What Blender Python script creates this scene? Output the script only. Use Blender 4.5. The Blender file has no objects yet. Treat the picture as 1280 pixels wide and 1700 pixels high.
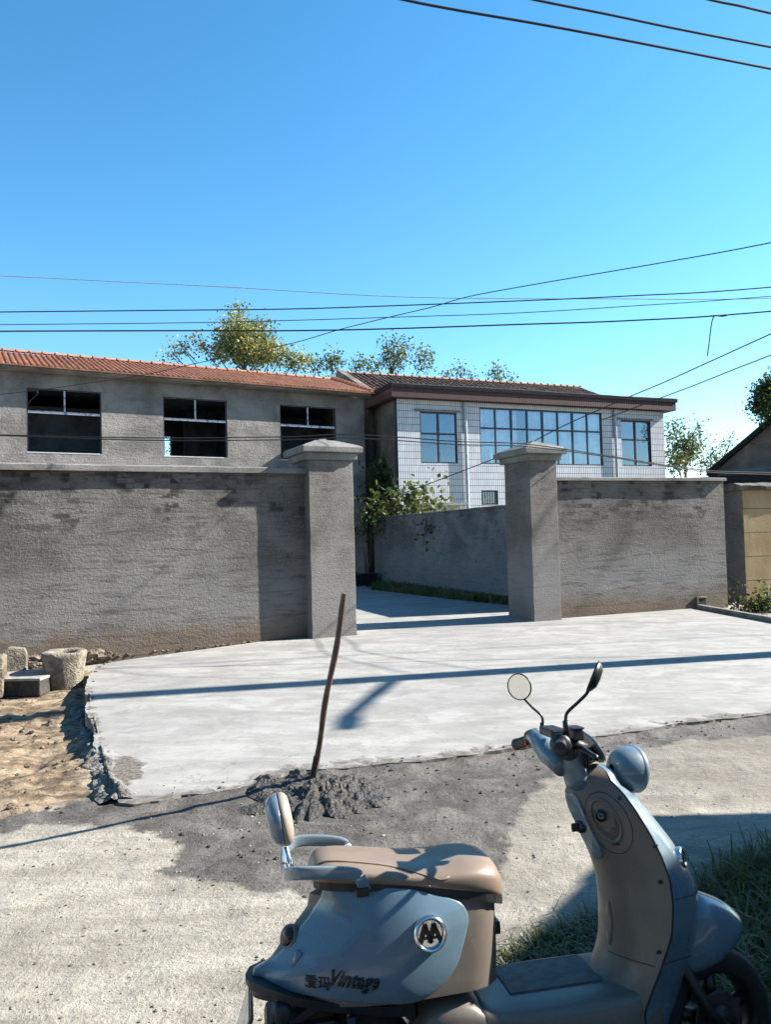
import bpy, bmesh, math, random
import numpy as np
from mathutils import Vector, Matrix, Euler
random.seed(7); rng = np.random.default_rng(7)
R = math.radians
scn = bpy.context.scene
COL = scn.collection

# ---------------------------------------------------------------- camera
FPX, CAMH = 1230.0, 1.65
PITCH, ROLL = R(1.86), R(1.5)
f_ = Vector((0, math.cos(PITCH), math.sin(PITCH)))
r0 = Vector((1, 0, 0)); u0 = r0.cross(f_)
r_ = (math.cos(ROLL)*r0 - math.sin(ROLL)*u0).normalized(); u_ = r_.cross(f_)
CAM = Vector((0, 0, CAMH))
cd = bpy.data.cameras.new('camera'); cam = bpy.data.objects.new('camera', cd); COL.objects.link(cam)
M3 = Matrix((r_, u_, -f_)).transposed()
cam.matrix_world = Matrix.Translation(CAM) @ M3.to_4x4()
cd.sensor_fit = 'VERTICAL'; cd.sensor_height = 36; cd.lens = 36*FPX/1700
cd.clip_start = 0.05; cd.clip_end = 3000
scn.camera = cam

# ---------------------------------------------------------------- light
SUN_EL, SUN_AZ = R(33), math.atan2(.983, .187)          # azimuth clockwise from +Y
sv = Vector((math.sin(SUN_AZ)*math.cos(SUN_EL), math.cos(SUN_AZ)*math.cos(SUN_EL), math.sin(SUN_EL)))
sd = bpy.data.lights.new('sun', 'SUN'); sd.energy = 5.0; sd.angle = R(.53); sd.color = (1, .95, .87)
so = bpy.data.objects.new('sun', sd); COL.objects.link(so)
so.rotation_euler = (-sv).to_track_quat('-Z', 'Y').to_euler(); so.location = sv*60
w = bpy.data.worlds.new('World'); scn.world = w; w.use_nodes = True
nt = w.node_tree; nt.nodes.clear()
sky = nt.nodes.new('ShaderNodeTexSky'); sky.sky_type = 'NISHITA'; sky.sun_disc = False
sky.sun_elevation = SUN_EL; sky.sun_rotation = SUN_AZ
sky.air_density = 1.0; sky.dust_density = .15; sky.ozone_density = 2.5; sky.altitude = 0
hs = nt.nodes.new('ShaderNodeHueSaturation'); hs.inputs['Saturation'].default_value = 1.28
hs.inputs['Hue'].default_value = .49
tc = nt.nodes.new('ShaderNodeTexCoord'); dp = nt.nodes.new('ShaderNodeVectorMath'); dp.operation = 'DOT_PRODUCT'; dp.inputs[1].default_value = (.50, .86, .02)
mr = nt.nodes.new('ShaderNodeMapRange'); mr.interpolation_type = 'SMOOTHSTEP'       # hand-set sky weighting: brighter ahead and sunward, dimmer behind to hold down fill light
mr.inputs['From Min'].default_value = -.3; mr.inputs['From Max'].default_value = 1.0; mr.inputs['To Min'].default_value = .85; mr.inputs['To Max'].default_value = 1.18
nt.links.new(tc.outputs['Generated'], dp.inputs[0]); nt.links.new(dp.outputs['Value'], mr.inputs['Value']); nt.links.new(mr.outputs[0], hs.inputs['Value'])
bg = nt.nodes.new('ShaderNodeBackground'); bg.inputs[1].default_value = .084
wo = nt.nodes.new('ShaderNodeOutputWorld')
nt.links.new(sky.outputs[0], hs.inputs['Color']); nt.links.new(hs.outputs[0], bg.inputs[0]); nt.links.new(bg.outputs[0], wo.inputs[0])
scn.view_settings.view_transform = 'Standard'; scn.view_settings.look = 'None'
scn.view_settings.exposure = 1.6; scn.view_settings.gamma = 1
scn.render.engine = 'CYCLES'

# ---------------------------------------------------------------- pixel <-> world (photo pixels, 1280 x 1700)
def ray(x, y): return f_ + r_*((x-640)/FPX) - u_*((y-850)/FPX)
def g(x, y, z=0.0):
    d = ray(x, y); return CAM + d*((z-CAMH)/d.z)
def at(x, y, Y):
    d = ray(x, y); return CAM + d*(Y/d.y)
def onp(x, y, P, dr):
    """hit of the pixel ray with the vertical plane through P along dr -> (s along dr, z)"""
    d = ray(x, y); n = Vector((-dr[1], dr[0], 0)); P = Vector((P[0], P[1], 0))
    h = CAM + d*((P-CAM).dot(n)/d.dot(n)); return (h-P).dot(Vector((dr[0], dr[1], 0))), h.z

# ---------------------------------------------------------------- tagging, hierarchy
MW = {}
def tag(o, label=None, cat=None, group=None, kind=None):
    if label: o['label'] = label
    if cat: o['category'] = cat
    if group: o['group'] = group
    if kind: o['kind'] = kind
    return o
def empty(name, loc, rot=(0, 0, 0), label=None, cat=None, group=None):
    o = bpy.data.objects.new(name, None); COL.objects.link(o)
    o.location = loc; o.rotation_euler = rot; o.empty_display_size = .2
    MW[o.name] = Matrix.Translation(Vector(loc)) @ Euler(rot).to_matrix().to_4x4()
    return tag(o, label, cat, group)
def mroot(o):
    while o.parent: o = o.parent
    return MW.get(o.name, Matrix.Identity(4))

class MB:
    def __init__(s): s.v = []; s.f = []
    def add(s, vs, fs):
        n = len(s.v); s.v += [Vector(q) for q in vs]; s.f += [tuple(i+n for i in f) for f in fs]; return s
    def box(s, a, b, rot=None, org=None):
        x0, y0, z0 = a; x1, y1, z1 = b
        vs = [Vector(q) for q in ((x0,y0,z0),(x1,y0,z0),(x1,y1,z0),(x0,y1,z0),(x0,y0,z1),(x1,y0,z1),(x1,y1,z1),(x0,y1,z1))]
        if rot is not None: vs = [rot @ q for q in vs]
        if org is not None: vs = [q+Vector(org) for q in vs]
        return s.add(vs, [(0,3,2,1),(4,5,6,7),(0,1,5,4),(1,2,6,5),(2,3,7,6),(3,0,4,7)])
    def rings(s, rs, closed=True, cap=True):
        n = len(rs[0]); vs = [q for r in rs for q in r]; fs = []
        for i in range(len(rs)-1):
            for j in range(n if closed else n-1):
                k = (j+1) % n; fs.append((i*n+j, i*n+k, (i+1)*n+k, (i+1)*n+j))
        if cap and closed: fs.append(tuple(range(n))[::-1]); fs.append(tuple((len(rs)-1)*n+j for j in range(n)))
        return s.add(vs, fs)
    def tube(s, pts, rad, n=8, cap=True, sec=None):
        pts = [Vector(p) for p in pts]; rad = rad if isinstance(rad, (list, tuple)) else [rad]*len(pts)
        rs = []; up = None
        for i, p in enumerate(pts):
            t = (pts[min(i+1, len(pts)-1)]-pts[max(i-1, 0)]).normalized()
            if up is None:
                up = Vector((0, 0, 1)) if abs(t.z) < .9 else Vector((1, 0, 0))
            a = t.cross(up).normalized(); b = a.cross(t).normalized(); up = b
            if sec: rs.append([p + a*(q[0]*rad[i]) + b*(q[1]*rad[i]) for q in sec])
            else: rs.append([p + (a*math.cos(2*math.pi*j/n) + b*math.sin(2*math.pi*j/n))*rad[i] for j in range(n)])
        return s.rings(rs, cap=cap)
    def lathe(s, prof, c, ax, n=24, cap=False, sy=1.0):
        """prof = [(r, h)], around axis ax from c"""
        ax = Vector(ax).normalized(); up = Vector((0, 0, 1)) if abs(ax.z) < .9 else Vector((1, 0, 0))
        a = ax.cross(up).normalized(); b = a.cross(ax); c = Vector(c)
        rs = [[c + ax*h + (a*math.cos(2*math.pi*j/n)*sy + b*math.sin(2*math.pi*j/n))*r for j in range(n)] for r, h in prof]
        return s.rings(rs, cap=cap)
    def build(s, name, m, parent=None, world=False, smooth=False, loc=None, bevel=0, sub=0, solid=0, auto=None):
        vs = s.v
        if parent is not None and world:
            inv = mroot(parent).inverted(); vs = [inv @ q for q in vs]
        if loc is not None: vs = [q-Vector(loc) for q in vs]
        me = bpy.data.meshes.new(name); me.from_pydata([tuple(q) for q in vs], [], s.f); me.validate()
        bm = bmesh.new(); bm.from_mesh(me); bmesh.ops.recalc_face_normals(bm, faces=bm.faces); bm.to_mesh(me); bm.free()
        if m: me.materials.append(m)
        if smooth: me.polygons.foreach_set('use_smooth', [True]*len(me.polygons))
        if smooth and auto: me.set_sharp_from_angle(angle=R(auto))
        o = bpy.data.objects.new(name, me); COL.objects.link(o)
        if parent is not None: o.parent = parent
        if loc is not None: o.location = loc
        if solid: md = o.modifiers.new('thick', 'SOLIDIFY'); md.thickness = solid; md.offset = 0
        if bevel: md = o.modifiers.new('bevel', 'BEVEL'); md.width = bevel; md.segments = 2; md.limit_method = 'ANGLE'
        if sub: md = o.modifiers.new('sub', 'SUBSURF'); md.levels = sub; md.render_levels = sub
        return o

# ---------------------------------------------------------------- numpy fractal noise
_perm = rng.random((256, 256))
def vnoise(x, y):
    xi = np.floor(x).astype(int); yi = np.floor(y).astype(int); fx = x-xi; fy = y-yi
    fx = fx*fx*(3-2*fx); fy = fy*fy*(3-2*fy)
    h = lambda a, b: _perm[a & 255, b & 255]
    return (h(xi, yi)*(1-fx)+h(xi+1, yi)*fx)*(1-fy)+(h(xi, yi+1)*(1-fx)+h(xi+1, yi+1)*fx)*fy
def fbm(x, y, o=4, s=1.0):
    x = np.asarray(x, float); y = np.asarray(y, float); t = np.zeros_like(x); a = .5
    for k in range(o): t += a*(vnoise(x*s+17.3*k, y*s+9.1*k)-.5); s *= 2.07; a *= .5
    return t
def sdist(px, py, poly):
    """signed distance to polygon, positive inside"""
    P = np.array([(p[0], p[1]) for p in poly]); d = np.full(px.shape, 1e9); ins = np.zeros(px.shape, bool)
    for i in range(len(P)):
        a = P[i]; b = P[(i+1) % len(P)]; ab = b-a; t = np.clip(((px-a[0])*ab[0]+(py-a[1])*ab[1])/(ab@ab+1e-12), 0, 1)
        d = np.minimum(d, np.hypot(px-a[0]-t*ab[0], py-a[1]-t*ab[1]))
        c = ((a[1] > py) != (b[1] > py)) & (px < (b[0]-a[0])*(py-a[1])/(b[1]-a[1]+1e-12)+a[0]); ins ^= c
    return np.where(ins, d, -d)

# ---------------------------------------------------------------- materials
ALB = .72          # scales every diffuse colour down alike, so less light bounces into the shade
SPEC = {'window_glass', 'chrome_metal', 'mirror_glass'}
class NB:
    def __init__(s, name):
        s.m = bpy.data.materials.new(name); s.m.use_nodes = True; s.t = s.m.node_tree
        s.b = s.t.nodes['Principled BSDF']; s.co = s.t.nodes.new('ShaderNodeTexCoord')
        s.out = s.t.nodes['Material Output']
    def n(s, ty, ins={}, **kw):
        n = s.t.nodes.new('ShaderNode'+ty)
        for k, v in kw.items(): setattr(n, k, v)
        for k, v in ins.items(): s.set(n.inputs[k], v)
        return n
    def set(s, sock, v):
        if isinstance(v, bpy.types.NodeSocket): s.t.links.new(v, sock)
        elif isinstance(v, bpy.types.Node): s.t.links.new(v.outputs[0], sock)
        else:
            if isinstance(v, tuple) and len(v) == 3 and sock.type == 'RGBA': k = 1.0 if s.m.name in SPEC else ALB; v = (v[0]*k, v[1]*k, v[2]*k, 1)
            sock.default_value = v
    def P(s): return s.n('NewGeometry').outputs['Position']
    def O(s): return s.co.outputs['Object']
    def map(s, vec, sc): return s.n('Mapping', {'Vector': vec, 'Scale': sc}).outputs[0]
    def noise(s, vec, scale, detail=4, rough=.6, dist=0):
        return s.n('TexNoise', {'Vector': vec, 'Scale': scale, 'Detail': detail, 'Roughness': rough, 'Distortion': dist}).outputs[0]
    def vor(s, vec, scale, feature='F1'):
        return s.n('TexVoronoi', {'Vector': vec, 'Scale': scale}, feature=feature).outputs[0]
    def math(s, op, a, b=0.0, clamp=False): return s.n('Math', {0: a, 1: b}, operation=op, use_clamp=clamp).outputs[0]
    def ramp(s, f, a, b): return s.n('MapRange', {'Value': f, 'From Min': a, 'From Max': b}, interpolation_type='SMOOTHSTEP').outputs[0]
    def mix(s, f, a, b, mode='MIX'):
        n = s.t.nodes.new('ShaderNodeMix'); n.data_type = 'RGBA'; n.blend_type = mode
        s.set(n.inputs[0], f); s.set(n.inputs[6], a); s.set(n.inputs[7], b); return n.outputs[2]
    def bump(s, h, st=.5, d=.02, nrm=None):
        n = s.n('Bump', {'Height': h, 'Strength': st, 'Distance': d})
        if nrm: s.set(n.inputs['Normal'], nrm)
        return n.outputs[0]
    def sep(s, vec): return s.n('SeparateXYZ', {0: vec})
    def fin(s, col=None, rough=None, nrm=None, **kw):
        if col is not None: s.set(s.b.inputs['Base Color'], col)
        if rough is not None: s.set(s.b.inputs['Roughness'], rough)
        if nrm is not None: s.set(s.b.inputs['Normal'], nrm)
        for k, v in kw.items(): s.set(s.b.inputs[k.replace('_', ' ')], v)
        return s.m

def simple(name, c, rough=.6, var=.12, scale=8, bst=.15, bsc=60, bd=.003, **kw):
    b = NB(name); v = b.O(); n1 = b.noise(v, scale, 5)
    lo = tuple(x*(1-var) for x in c); hi = tuple(min(1, x*(1+var)) for x in c)
    rr = b.math('ADD', b.math('MULTIPLY', b.noise(v, scale*3, 3), .2), rough-.1)
    return b.fin(b.mix(b.ramp(n1, .35, .65), lo, hi), rr, b.bump(b.noise(v, bsc, 4), bst, bd), **kw)

def stucco(name, c, ghost=.5, coarse=1.0, brown=.0, ztop=2.8, courses=.075, holes=0):
    b = NB(name); v = b.O(); z = b.sep(v).outputs[2]
    big = b.noise(v, .9, 5, .62, .4); st = b.noise(b.map(v, (1.2, 1.2, 5.5)), 1.6, 5, .65); fine = b.noise(v, 26, 4, .7)
    col = b.mix(b.ramp(big, .36, .66), tuple(x*.68 for x in c), tuple(min(1, x*1.32) for x in c))
    col = b.mix(b.math('MULTIPLY', b.ramp(st, .5, .72), .35), col, tuple(x*.58 for x in c))
    drips = b.noise(b.map(v, (5, 5, .45)), 2.2, 4, .7)
    col = b.mix(b.math('MULTIPLY', b.ramp(drips, .55, .75), .28), col, tuple(x*.6 for x in c))
    col = b.mix(b.math('MULTIPLY', b.ramp(fine, .48, .66), .45), col, tuple(min(1, x*1.55) for x in c))
    col = b.mix(b.math('MULTIPLY', b.ramp(b.noise(v, 33, 4, .75), .53, .66), .45), col, tuple(x*.55 for x in c))
    if ghost:
        dry = b.math('SUBTRACT', z, b.math('MULTIPLY', b.noise(v, .8, 5, .65, .5), 2.4))
        col = b.mix(b.math('MULTIPLY', b.math('SUBTRACT', 1.0, b.ramp(dry, -.45, .5)), .7), col, tuple(min(1, q) for q in (c[0]*1.35, c[1]*1.42, c[2]*1.52)))
        rows = b.noise(b.map(v, (.9, .9, 9)), 1.5, 4, .7)
        col = b.mix(b.math('MULTIPLY', b.ramp(rows, .50, .62), .62*ghost), col, tuple(q*.55 for q in c))
        bn = b.n('TexBrick', {'Vector': b.n('CombineXYZ', {0: b.sep(v).outputs[0], 1: z}), 'Scale': 1.0, 'Mortar Size': .014,
            'Brick Width': .26, 'Row Height': courses, 'Color1': (1, 1, 1, 1), 'Color2': (.0, .0, .0, 1), 'Mortar': (.5, .5, .5, 1), 'Mortar Smooth': 1.0})
        msk = b.math('MULTIPLY', b.ramp(z, ztop-1.5, ztop-.5), b.ramp(b.noise(v, 1.3, 3), .45, .58))
        msk = b.math('MULTIPLY', b.math('MULTIPLY', msk, ghost), b.ramp(bn.outputs[0], .2, .75))
        msk = b.math('MULTIPLY', msk, b.ramp(b.noise(v, 4, 3), .38, .5))
        col = b.mix(msk, col, tuple(x*.30 for x in c))
    if holes:
        ph = b.noise(b.map(v, (1, 1, 1.6)), 9, 2, .5)
        col = b.mix(b.math('MULTIPLY', b.ramp(ph, .64, .68), holes), col, tuple(x*.3 for x in c))
    if ghost:
        cr = b.n('TexVoronoi', {'Vector': b.n('VectorMath', {0: b.map(v, (1, 1, .6)), 1: b.n('TexNoise', {'Vector': v, 'Scale': 3.0, 'Detail': 5}).outputs[1]}, operation='ADD').outputs[0], 'Scale': .5}, feature='DISTANCE_TO_EDGE').outputs[0]
        col = b.mix(b.math('MULTIPLY', b.math('MULTIPLY', b.math('SUBTRACT', 1.0, b.ramp(cr, .0, .006)), b.ramp(b.noise(v, .9, 2), .45, .55)), .5), col, tuple(x*.3 for x in c))
    if brown:
        lo = b.math('SUBTRACT', z, b.math('MULTIPLY', b.noise(v, 2.4, 4), .7))
        col = b.mix(b.math('MULTIPLY', b.math('SUBTRACT', 1.0, b.ramp(lo, -.25, .2)), brown), col, (.17, .105, .055))
    hgt = b.math('ADD', b.noise(b.map(v, (.8, 1, 1.25)), 20*coarse, 5, .7, .25), b.math('MULTIPLY', b.noise(v, 70*coarse, 3, .65), .4))
    hgt = b.math('ADD', hgt, b.math('MULTIPLY', b.noise(b.map(v, (.35, 1, 1.5)), 3.5, 4, .6, .3), .8))
    return b.fin(col, .95, b.bump(hgt, .9, .026/coarse), Specular_IOR_Level=.2)

M = {}
M['wall'] = stucco('rough_grey_render', (.20, .184, .168), ghost=1.0, brown=.6)
M['pillar'] = stucco('pillar_render', (.235, .215, .195), ghost=.35, coarse=1.5, ztop=3.2, brown=.15)
M['cap'] = stucco('cap_render', (.26, .25, .232), ghost=0, coarse=1.9)
M['inner'] = stucco('inner_wall_render', (.23, .222, .218), ghost=.5, coarse=.9, ztop=2.4, holes=.8)
M['house'] = stucco('house_render', (.265, .248, .232), ghost=0, coarse=.6)
M['plaster'] = stucco('old_plaster', (.23, .20, .175), ghost=0, coarse=.5)
M['dark'] = simple('dark_interior', (.022, .026, .03), .9)
M['room'] = stucco('room_plaster', (.20, .21, .23), ghost=0, coarse=.5)

def m_beige():
    b = NB('beige_block_paint'); v = b.O(); z = b.sep(v).outputs[2]
    col = b.mix(b.ramp(b.noise(b.map(v, (1, 1, .5)), 2.5, 5), .35, .65), (.38, .265, .135), (.50, .37, .21))
    col = b.mix(b.math('MULTIPLY', b.ramp(b.noise(b.map(v, (6, 6, .8)), 3, 3), .52, .7), .4), col, (.36, .28, .17))
    fr = b.math('FRACT', b.math('DIVIDE', b.math('ADD', z, .05), .52))
    ln = b.math('LESS_THAN', fr, .025)
    col = b.mix(ln, col, (.07, .05, .035))
    return b.fin(col, .9, b.bump(b.noise(v, 14, 5, .65), .5, .01, None), Specular_IOR_Level=.2)
M['beige'] = m_beige()

def m_tiles(name, c1, c2, bw, rh, ms, grout, rough=.25, bias=0):
    b = NB(name); v = b.O(); s = b.sep(v)
    bn = b.n('TexBrick', {'Vector': b.n('CombineXYZ', {0: s.outputs[0], 1: s.outputs[2]}), 'Scale': 1.0, 'Mortar Size': ms,
        'Brick Width': bw, 'Row Height': rh, 'Color1': (*[q*ALB for q in c1], 1), 'Color2': (*[q*ALB for q in c2], 1), 'Mortar': (*[q*ALB for q in grout], 1), 'Mortar Smooth': .1, 'Bias': bias}, offset=0)
    col = b.mix(b.math('MULTIPLY', b.ramp(b.noise(b.map(v, (1, 1, .35)), 1.6, 4), .45, .75), .3), bn.outputs[0], tuple(x*.45 for x in c1))
    return b.fin(col, b.math('ADD', b.math('MULTIPLY', bn.outputs[1], .5), rough), b.bump(bn.outputs[1], -.5, .004))
M['wtile'] = m_tiles('white_strip_tiles', (.74, .75, .79), (.83, .84, .88), .088, .245, .009, (.055, .06, .08))
M['rtile'] = m_tiles('maroon_strip_tiles', (.075, .022, .019), (.10, .032, .026), .085, .5, .018, (.045, .03, .03), .6)

def m_roof(name, c1, c2, c3, moss):
    b = NB(name); v = b.O(); ri = b.n('NewGeometry').outputs['Random Per Island']
    col = b.mix(ri, c1, c2)
    col = b.mix(b.math('MULTIPLY', b.ramp(b.noise(v, 1.3, 5), .42, .7), moss), col, c3)
    col = b.mix(b.math('MULTIPLY', b.ramp(b.noise(v, 22, 4), .5, .72), .5), col, tuple(x*.6 for x in c2))
    return b.fin(col, .85, b.bump(b.noise(v, 45, 4), .3, .006))
M['roof'] = m_roof('orange_clay_tiles', (.44, .18, .095), (.60, .30, .175), (.30, .12, .075), .5)
M['oldroof'] = m_roof('weathered_brown_tiles', (.10, .048, .032), (.17, .085, .055), (.045, .035, .03), .8)
M['bitumen'] = simple('black_roofing_felt', (.011, .011, .014), .9, .3, 3, .5, 12, .02)

def m_ground():
    b = NB('dirt_and_mud'); v = b.P()
    A = lambda n: b.n('Attribute', attribute_name=n).outputs['Fac']
    nz = b.math('SUBTRACT', b.noise(v, 4.5, 6, .65, .5), .5)
    wet = b.ramp(b.math('ADD', A('wet'), b.math('MULTIPLY', nz, .35)), -.03, .035)
    soil = b.ramp(b.math('ADD', A('soil'), b.math('MULTIPLY', nz, .9)), -.12, .12)
    gra = b.ramp(b.math('ADD', A('grassy'), b.math('MULTIPLY', nz, .7)), -.2, .2)
    grv = b.math('MULTIPLY', b.ramp(b.math('ADD', A('gravel'), b.math('MULTIPLY', nz, 1.6)), -.55, .35), .55)
    sp = b.noise(v, 38, 5, .75); rv = b.n('Mapping', {'Vector': v, 'Rotation': (0, 0, R(-24)), 'Scale': (.45, 2.6, 1)}).outputs[0]; sp2 = b.noise(rv, 3.0, 6, .7, .3); trk = b.noise(rv, .9, 4, .6, .2)
    dirt = b.mix(b.ramp(sp2, .35, .65), (.385, .345, .28), (.535, .49, .41))
    dirt = b.mix(b.math('MULTIPLY', b.ramp(sp, .5, .68), .55), dirt, (.16, .135, .105))
    dirt = b.mix(b.math('MULTIPLY', b.ramp(b.noise(v, 90, 3, .7), .56, .68), .6), dirt, (.50, .455, .38))
    dirt = b.mix(b.math('MULTIPLY', b.ramp(b.noise(v, .8, 4, .6), .5, .68), .35), dirt, (.18, .15, .115))
    dirt = b.mix(b.math('MULTIPLY', b.ramp(trk, .52, .66), .35), dirt, (.22, .195, .16))
    so_ = b.mix(b.ramp(sp2, .38, .62), (.19, .13, .08), (.46, .35, .235))
    so_ = b.mix(b.math('MULTIPLY', b.ramp(b.noise(v, 21, 5, .75), .5, .66), .7), so_, (.12, .075, .045))
    mud = b.mix(b.ramp(b.noise(v, 2.6, 6, .7, .6), .38, .64), (.105, .092, .078), (.215, .192, .165))
    mud = b.mix(b.math('MULTIPLY', b.ramp(sp, .5, .66), .55), mud, (.05, .044, .038))
    gr = b.mix(b.ramp(sp, .4, .62), (.12, .105, .088), (.30, .265, .22))
    col = b.mix(soil, dirt, so_); col = b.mix(grv, col, gr); col = b.mix(wet, col, mud)
    col = b.mix(gra, col, (.06, .05, .032))
    h = b.math('ADD', b.math('MULTIPLY', sp, .6), b.math('MULTIPLY', b.noise(v, 7, 6, .75, .7), .8))
    h = b.math('ADD', h, b.math('MULTIPLY', b.noise(v, 110, 3, .7), .22)); h = b.math('ADD', h, b.math('MULTIPLY', sp2, .6)); h = b.math('ADD', h, b.math('MULTIPLY', trk, 2.0))
    rg = b.math('SUBTRACT', .96, b.math('MULTIPLY', wet, .28))
    return b.fin(col, rg, b.bump(h, .75, .03), Specular_IOR_Level=.3)
M['ground'] = m_ground()

def m_slab():
    b = NB('fresh_concrete'); v = b.P()
    A = lambda n: b.n('Attribute', attribute_name=n).outputs['Fac']
    col = b.mix(b.ramp(b.noise(b.map(v, (.75, 1.2, 1)), 1.7, 6, .68, .8), .34, .64), (.335, .32, .295), (.46, .445, .415))
    col = b.mix(b.math('MULTIPLY', b.ramp(b.noise(v, 3.2, 6, .75, 1.2), .47, .68), .6), col, (.27, .258, .24))
    col = b.mix(b.math('MULTIPLY', b.ramp(b.noise(b.map(v, (1, 3, 1)), 5, 5, .75, .5), .63, .70), .55), col, (.30, .27, .24))
    col = b.mix(b.math('MULTIPLY', b.ramp(b.noise(v, 48, 2, .5), .70, .74), .7), col, (.10, .09, .08))
    col = b.mix(b.math('MULTIPLY', b.ramp(b.noise(b.map(v, (.5, 1.1, 1)), .55, 5, .6, .8), .50, .62), .35), col, (.25, .245, .235))
    arcs = b.n('TexWave', {'Vector': v, 'Scale': .55, 'Distortion': 14, 'Detail': 3, 'Detail Scale': .5}, bands_direction='Y').outputs[1]
    col = b.mix(b.math('MULTIPLY', b.ramp(arcs, .78, .95), .22), col, (.26, .25, .235))
    e = b.math('ADD', A('edge'), b.math('MULTIPLY', b.math('SUBTRACT', b.noise(v, 3.5, 6, .7, .8), .5), .9))
    wetm = b.math('SUBTRACT', 1.0, b.ramp(e, .03, .16))
    col = b.mix(b.math('MULTIPLY', wetm, .85), col, b.mix(b.ramp(b.noise(v, 14, 5, .7), .4, .6), (.10, .088, .072), (.24, .215, .185)))
    e2 = b.math('ADD', A('patch'), b.math('MULTIPLY', b.math('SUBTRACT', b.noise(v, 5, 6, .75, .5), .5), .35))
    col = b.mix(b.math('MULTIPLY', b.ramp(e2, 0, .04), .9), col, b.mix(b.ramp(b.noise(v, 30, 5, .7), .4, .6), (.08, .065, .05), (.25, .215, .175)))
    h = b.math('ADD', b.math('MULTIPLY', b.noise(b.map(v, (.6, 2, 1)), 5, 5, .6, .5), 1), b.math('MULTIPLY', b.noise(v, 50, 4, .7), .25))
    h = b.math('ADD', h, b.math('MULTIPLY', b.noise(b.map(v, (.3, 9, 1)), 5, 2, .5, .3), .25))
    cr = b.n('TexVoronoi', {'Vector': b.n('VectorMath', {0: v, 1: b.n('TexNoise', {'Vector': v, 'Scale': 2.5, 'Detail': 4}).outputs[1]}, operation='ADD').outputs[0], 'Scale': .28}, feature='DISTANCE_TO_EDGE').outputs[0]
    col = b.mix(b.math('MULTIPLY', b.math('SUBTRACT', 1.0, b.ramp(cr, .0, .0022)), .45), col, (.13, .12, .105))
    h = b.math('ADD', h, b.math('MULTIPLY', arcs, .35))
    return b.fin(col, .88, b.bump(h, .55, .014), Specular_IOR_Level=.25)
M['slab'] = m_slab()

def m_cem(name, a, c, rough=.8, sc=20):
    b = NB(name); v = b.O()
    col = b.mix(b.ramp(b.noise(v, sc*.4, 6, .7), .38, .62), a, c)
    return b.fin(col, rough, b.bump(b.math('ADD', b.noise(v, sc, 6, .75), b.math('MULTIPLY', b.vor(v, sc*2.2), .5)), 1.0, .025))
M['mortar'] = m_cem('wet_mortar', (.032, .027, .022), (.085, .073, .060), .5)
M['crust'] = m_cem('dried_cement_crust', (.12, .108, .095), (.32, .30, .265), .92)
M['stone'] = m_cem('carved_tan_stone', (.20, .17, .125), (.40, .345, .265), .95, 22)
M['rubble'] = m_cem('footing_rubble', (.11, .08, .055), (.30, .245, .18), .95, 14)
M['pebble'] = simple('pebble_stone', (.27, .24, .19), .95, .6, 5)
M['kerb'] = m_cem('kerb_concrete', (.22, .21, .19), (.36, .34, .31), .9, 16)

def m_leaf(name, c1, c2, c3):
    b = NB(name); ri = b.n('NewGeometry').outputs['Random Per Island']
    col = b.mix(ri, c1, c2); col = b.mix(b.ramp(b.noise(b.P(), .9, 3), .45, .62), col, c3)
    b.fin(col, .5, None, Specular_IOR_Level=.35)
    tr = b.n('BsdfTranslucent', {'Color': b.mix(.5, col, (.35, .40, .06))}); ms = b.n('MixShader', {0: .28})
    b.t.links.new(b.b.outputs[0], ms.inputs[1]); b.t.links.new(tr.outputs[0], ms.inputs[2]); b.t.links.new(ms.outputs[0], b.out.inputs[0])
    return b.m
M['leaf_y'] = m_leaf('poplar_leaves', (.19, .21, .06), (.60, .54, .20), (.14, .18, .07))
M['leaf_g'] = m_leaf('dark_poplar_leaves', (.055, .085, .04), (.14, .17, .07), (.07, .11, .05))
M['leaf_d'] = m_leaf('dense_dark_leaves', (.02, .045, .015), (.07, .12, .03), (.03, .06, .02))
M['leaf_v'] = m_leaf('grape_vine_leaves', (.03, .06, .015), (.12, .17, .045), (.02, .05, .015))
M['grass'] = m_leaf('grass_blades', (.05, .075, .02), (.34, .30, .16), (.09, .11, .035))
M['bark'] = simple('tree_bark', (.12, .095, .07), .95, .3)
M['cable'] = simple('black_cable', (.012, .012, .015), .5)
M['cablew'] = simple('pale_cable', (.45, .45, .46), .5)
M['wood'] = simple('worn_wood_handle', (.14, .095, .072), .6, .3, 14, .4, 50)
M['rust'] = simple('muddy_steel', (.09, .08, .075), .6, .3, 20, .4, 50, .003, Metallic=.6)
M['alu'] = simple('dark_window_frame', (.035, .04, .05), .4, .2)
M['film'] = None
b = NB('filmed_aluminium'); v = b.O()
M['film'] = b.fin(b.mix(b.ramp(b.noise(b.map(v, (4, 1, 4)), 1.6, 2), .54, .60), (.62, .64, .68), b.mix(b.ramp(b.noise(v, 2.3, 2), .53, .58), (.14, .20, .42), (.38, .16, .15))), .4)
M['whiteframe'] = simple('white_sill', (.62, .62, .62), .6)
M['concpole'] = simple('concrete_pole', (.38, .37, .35), .9)
M['pipe'] = simple('pale_blue_pipe', (.42, .50, .54), .5, .2)
M['curtain'] = simple('curtain_cloth', (.80, .83, .88), .9, .2, 2)
M['curtain_d'] = simple('dark_curtain_cloth', (.06, .07, .10), .9, .2, 2)

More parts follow.
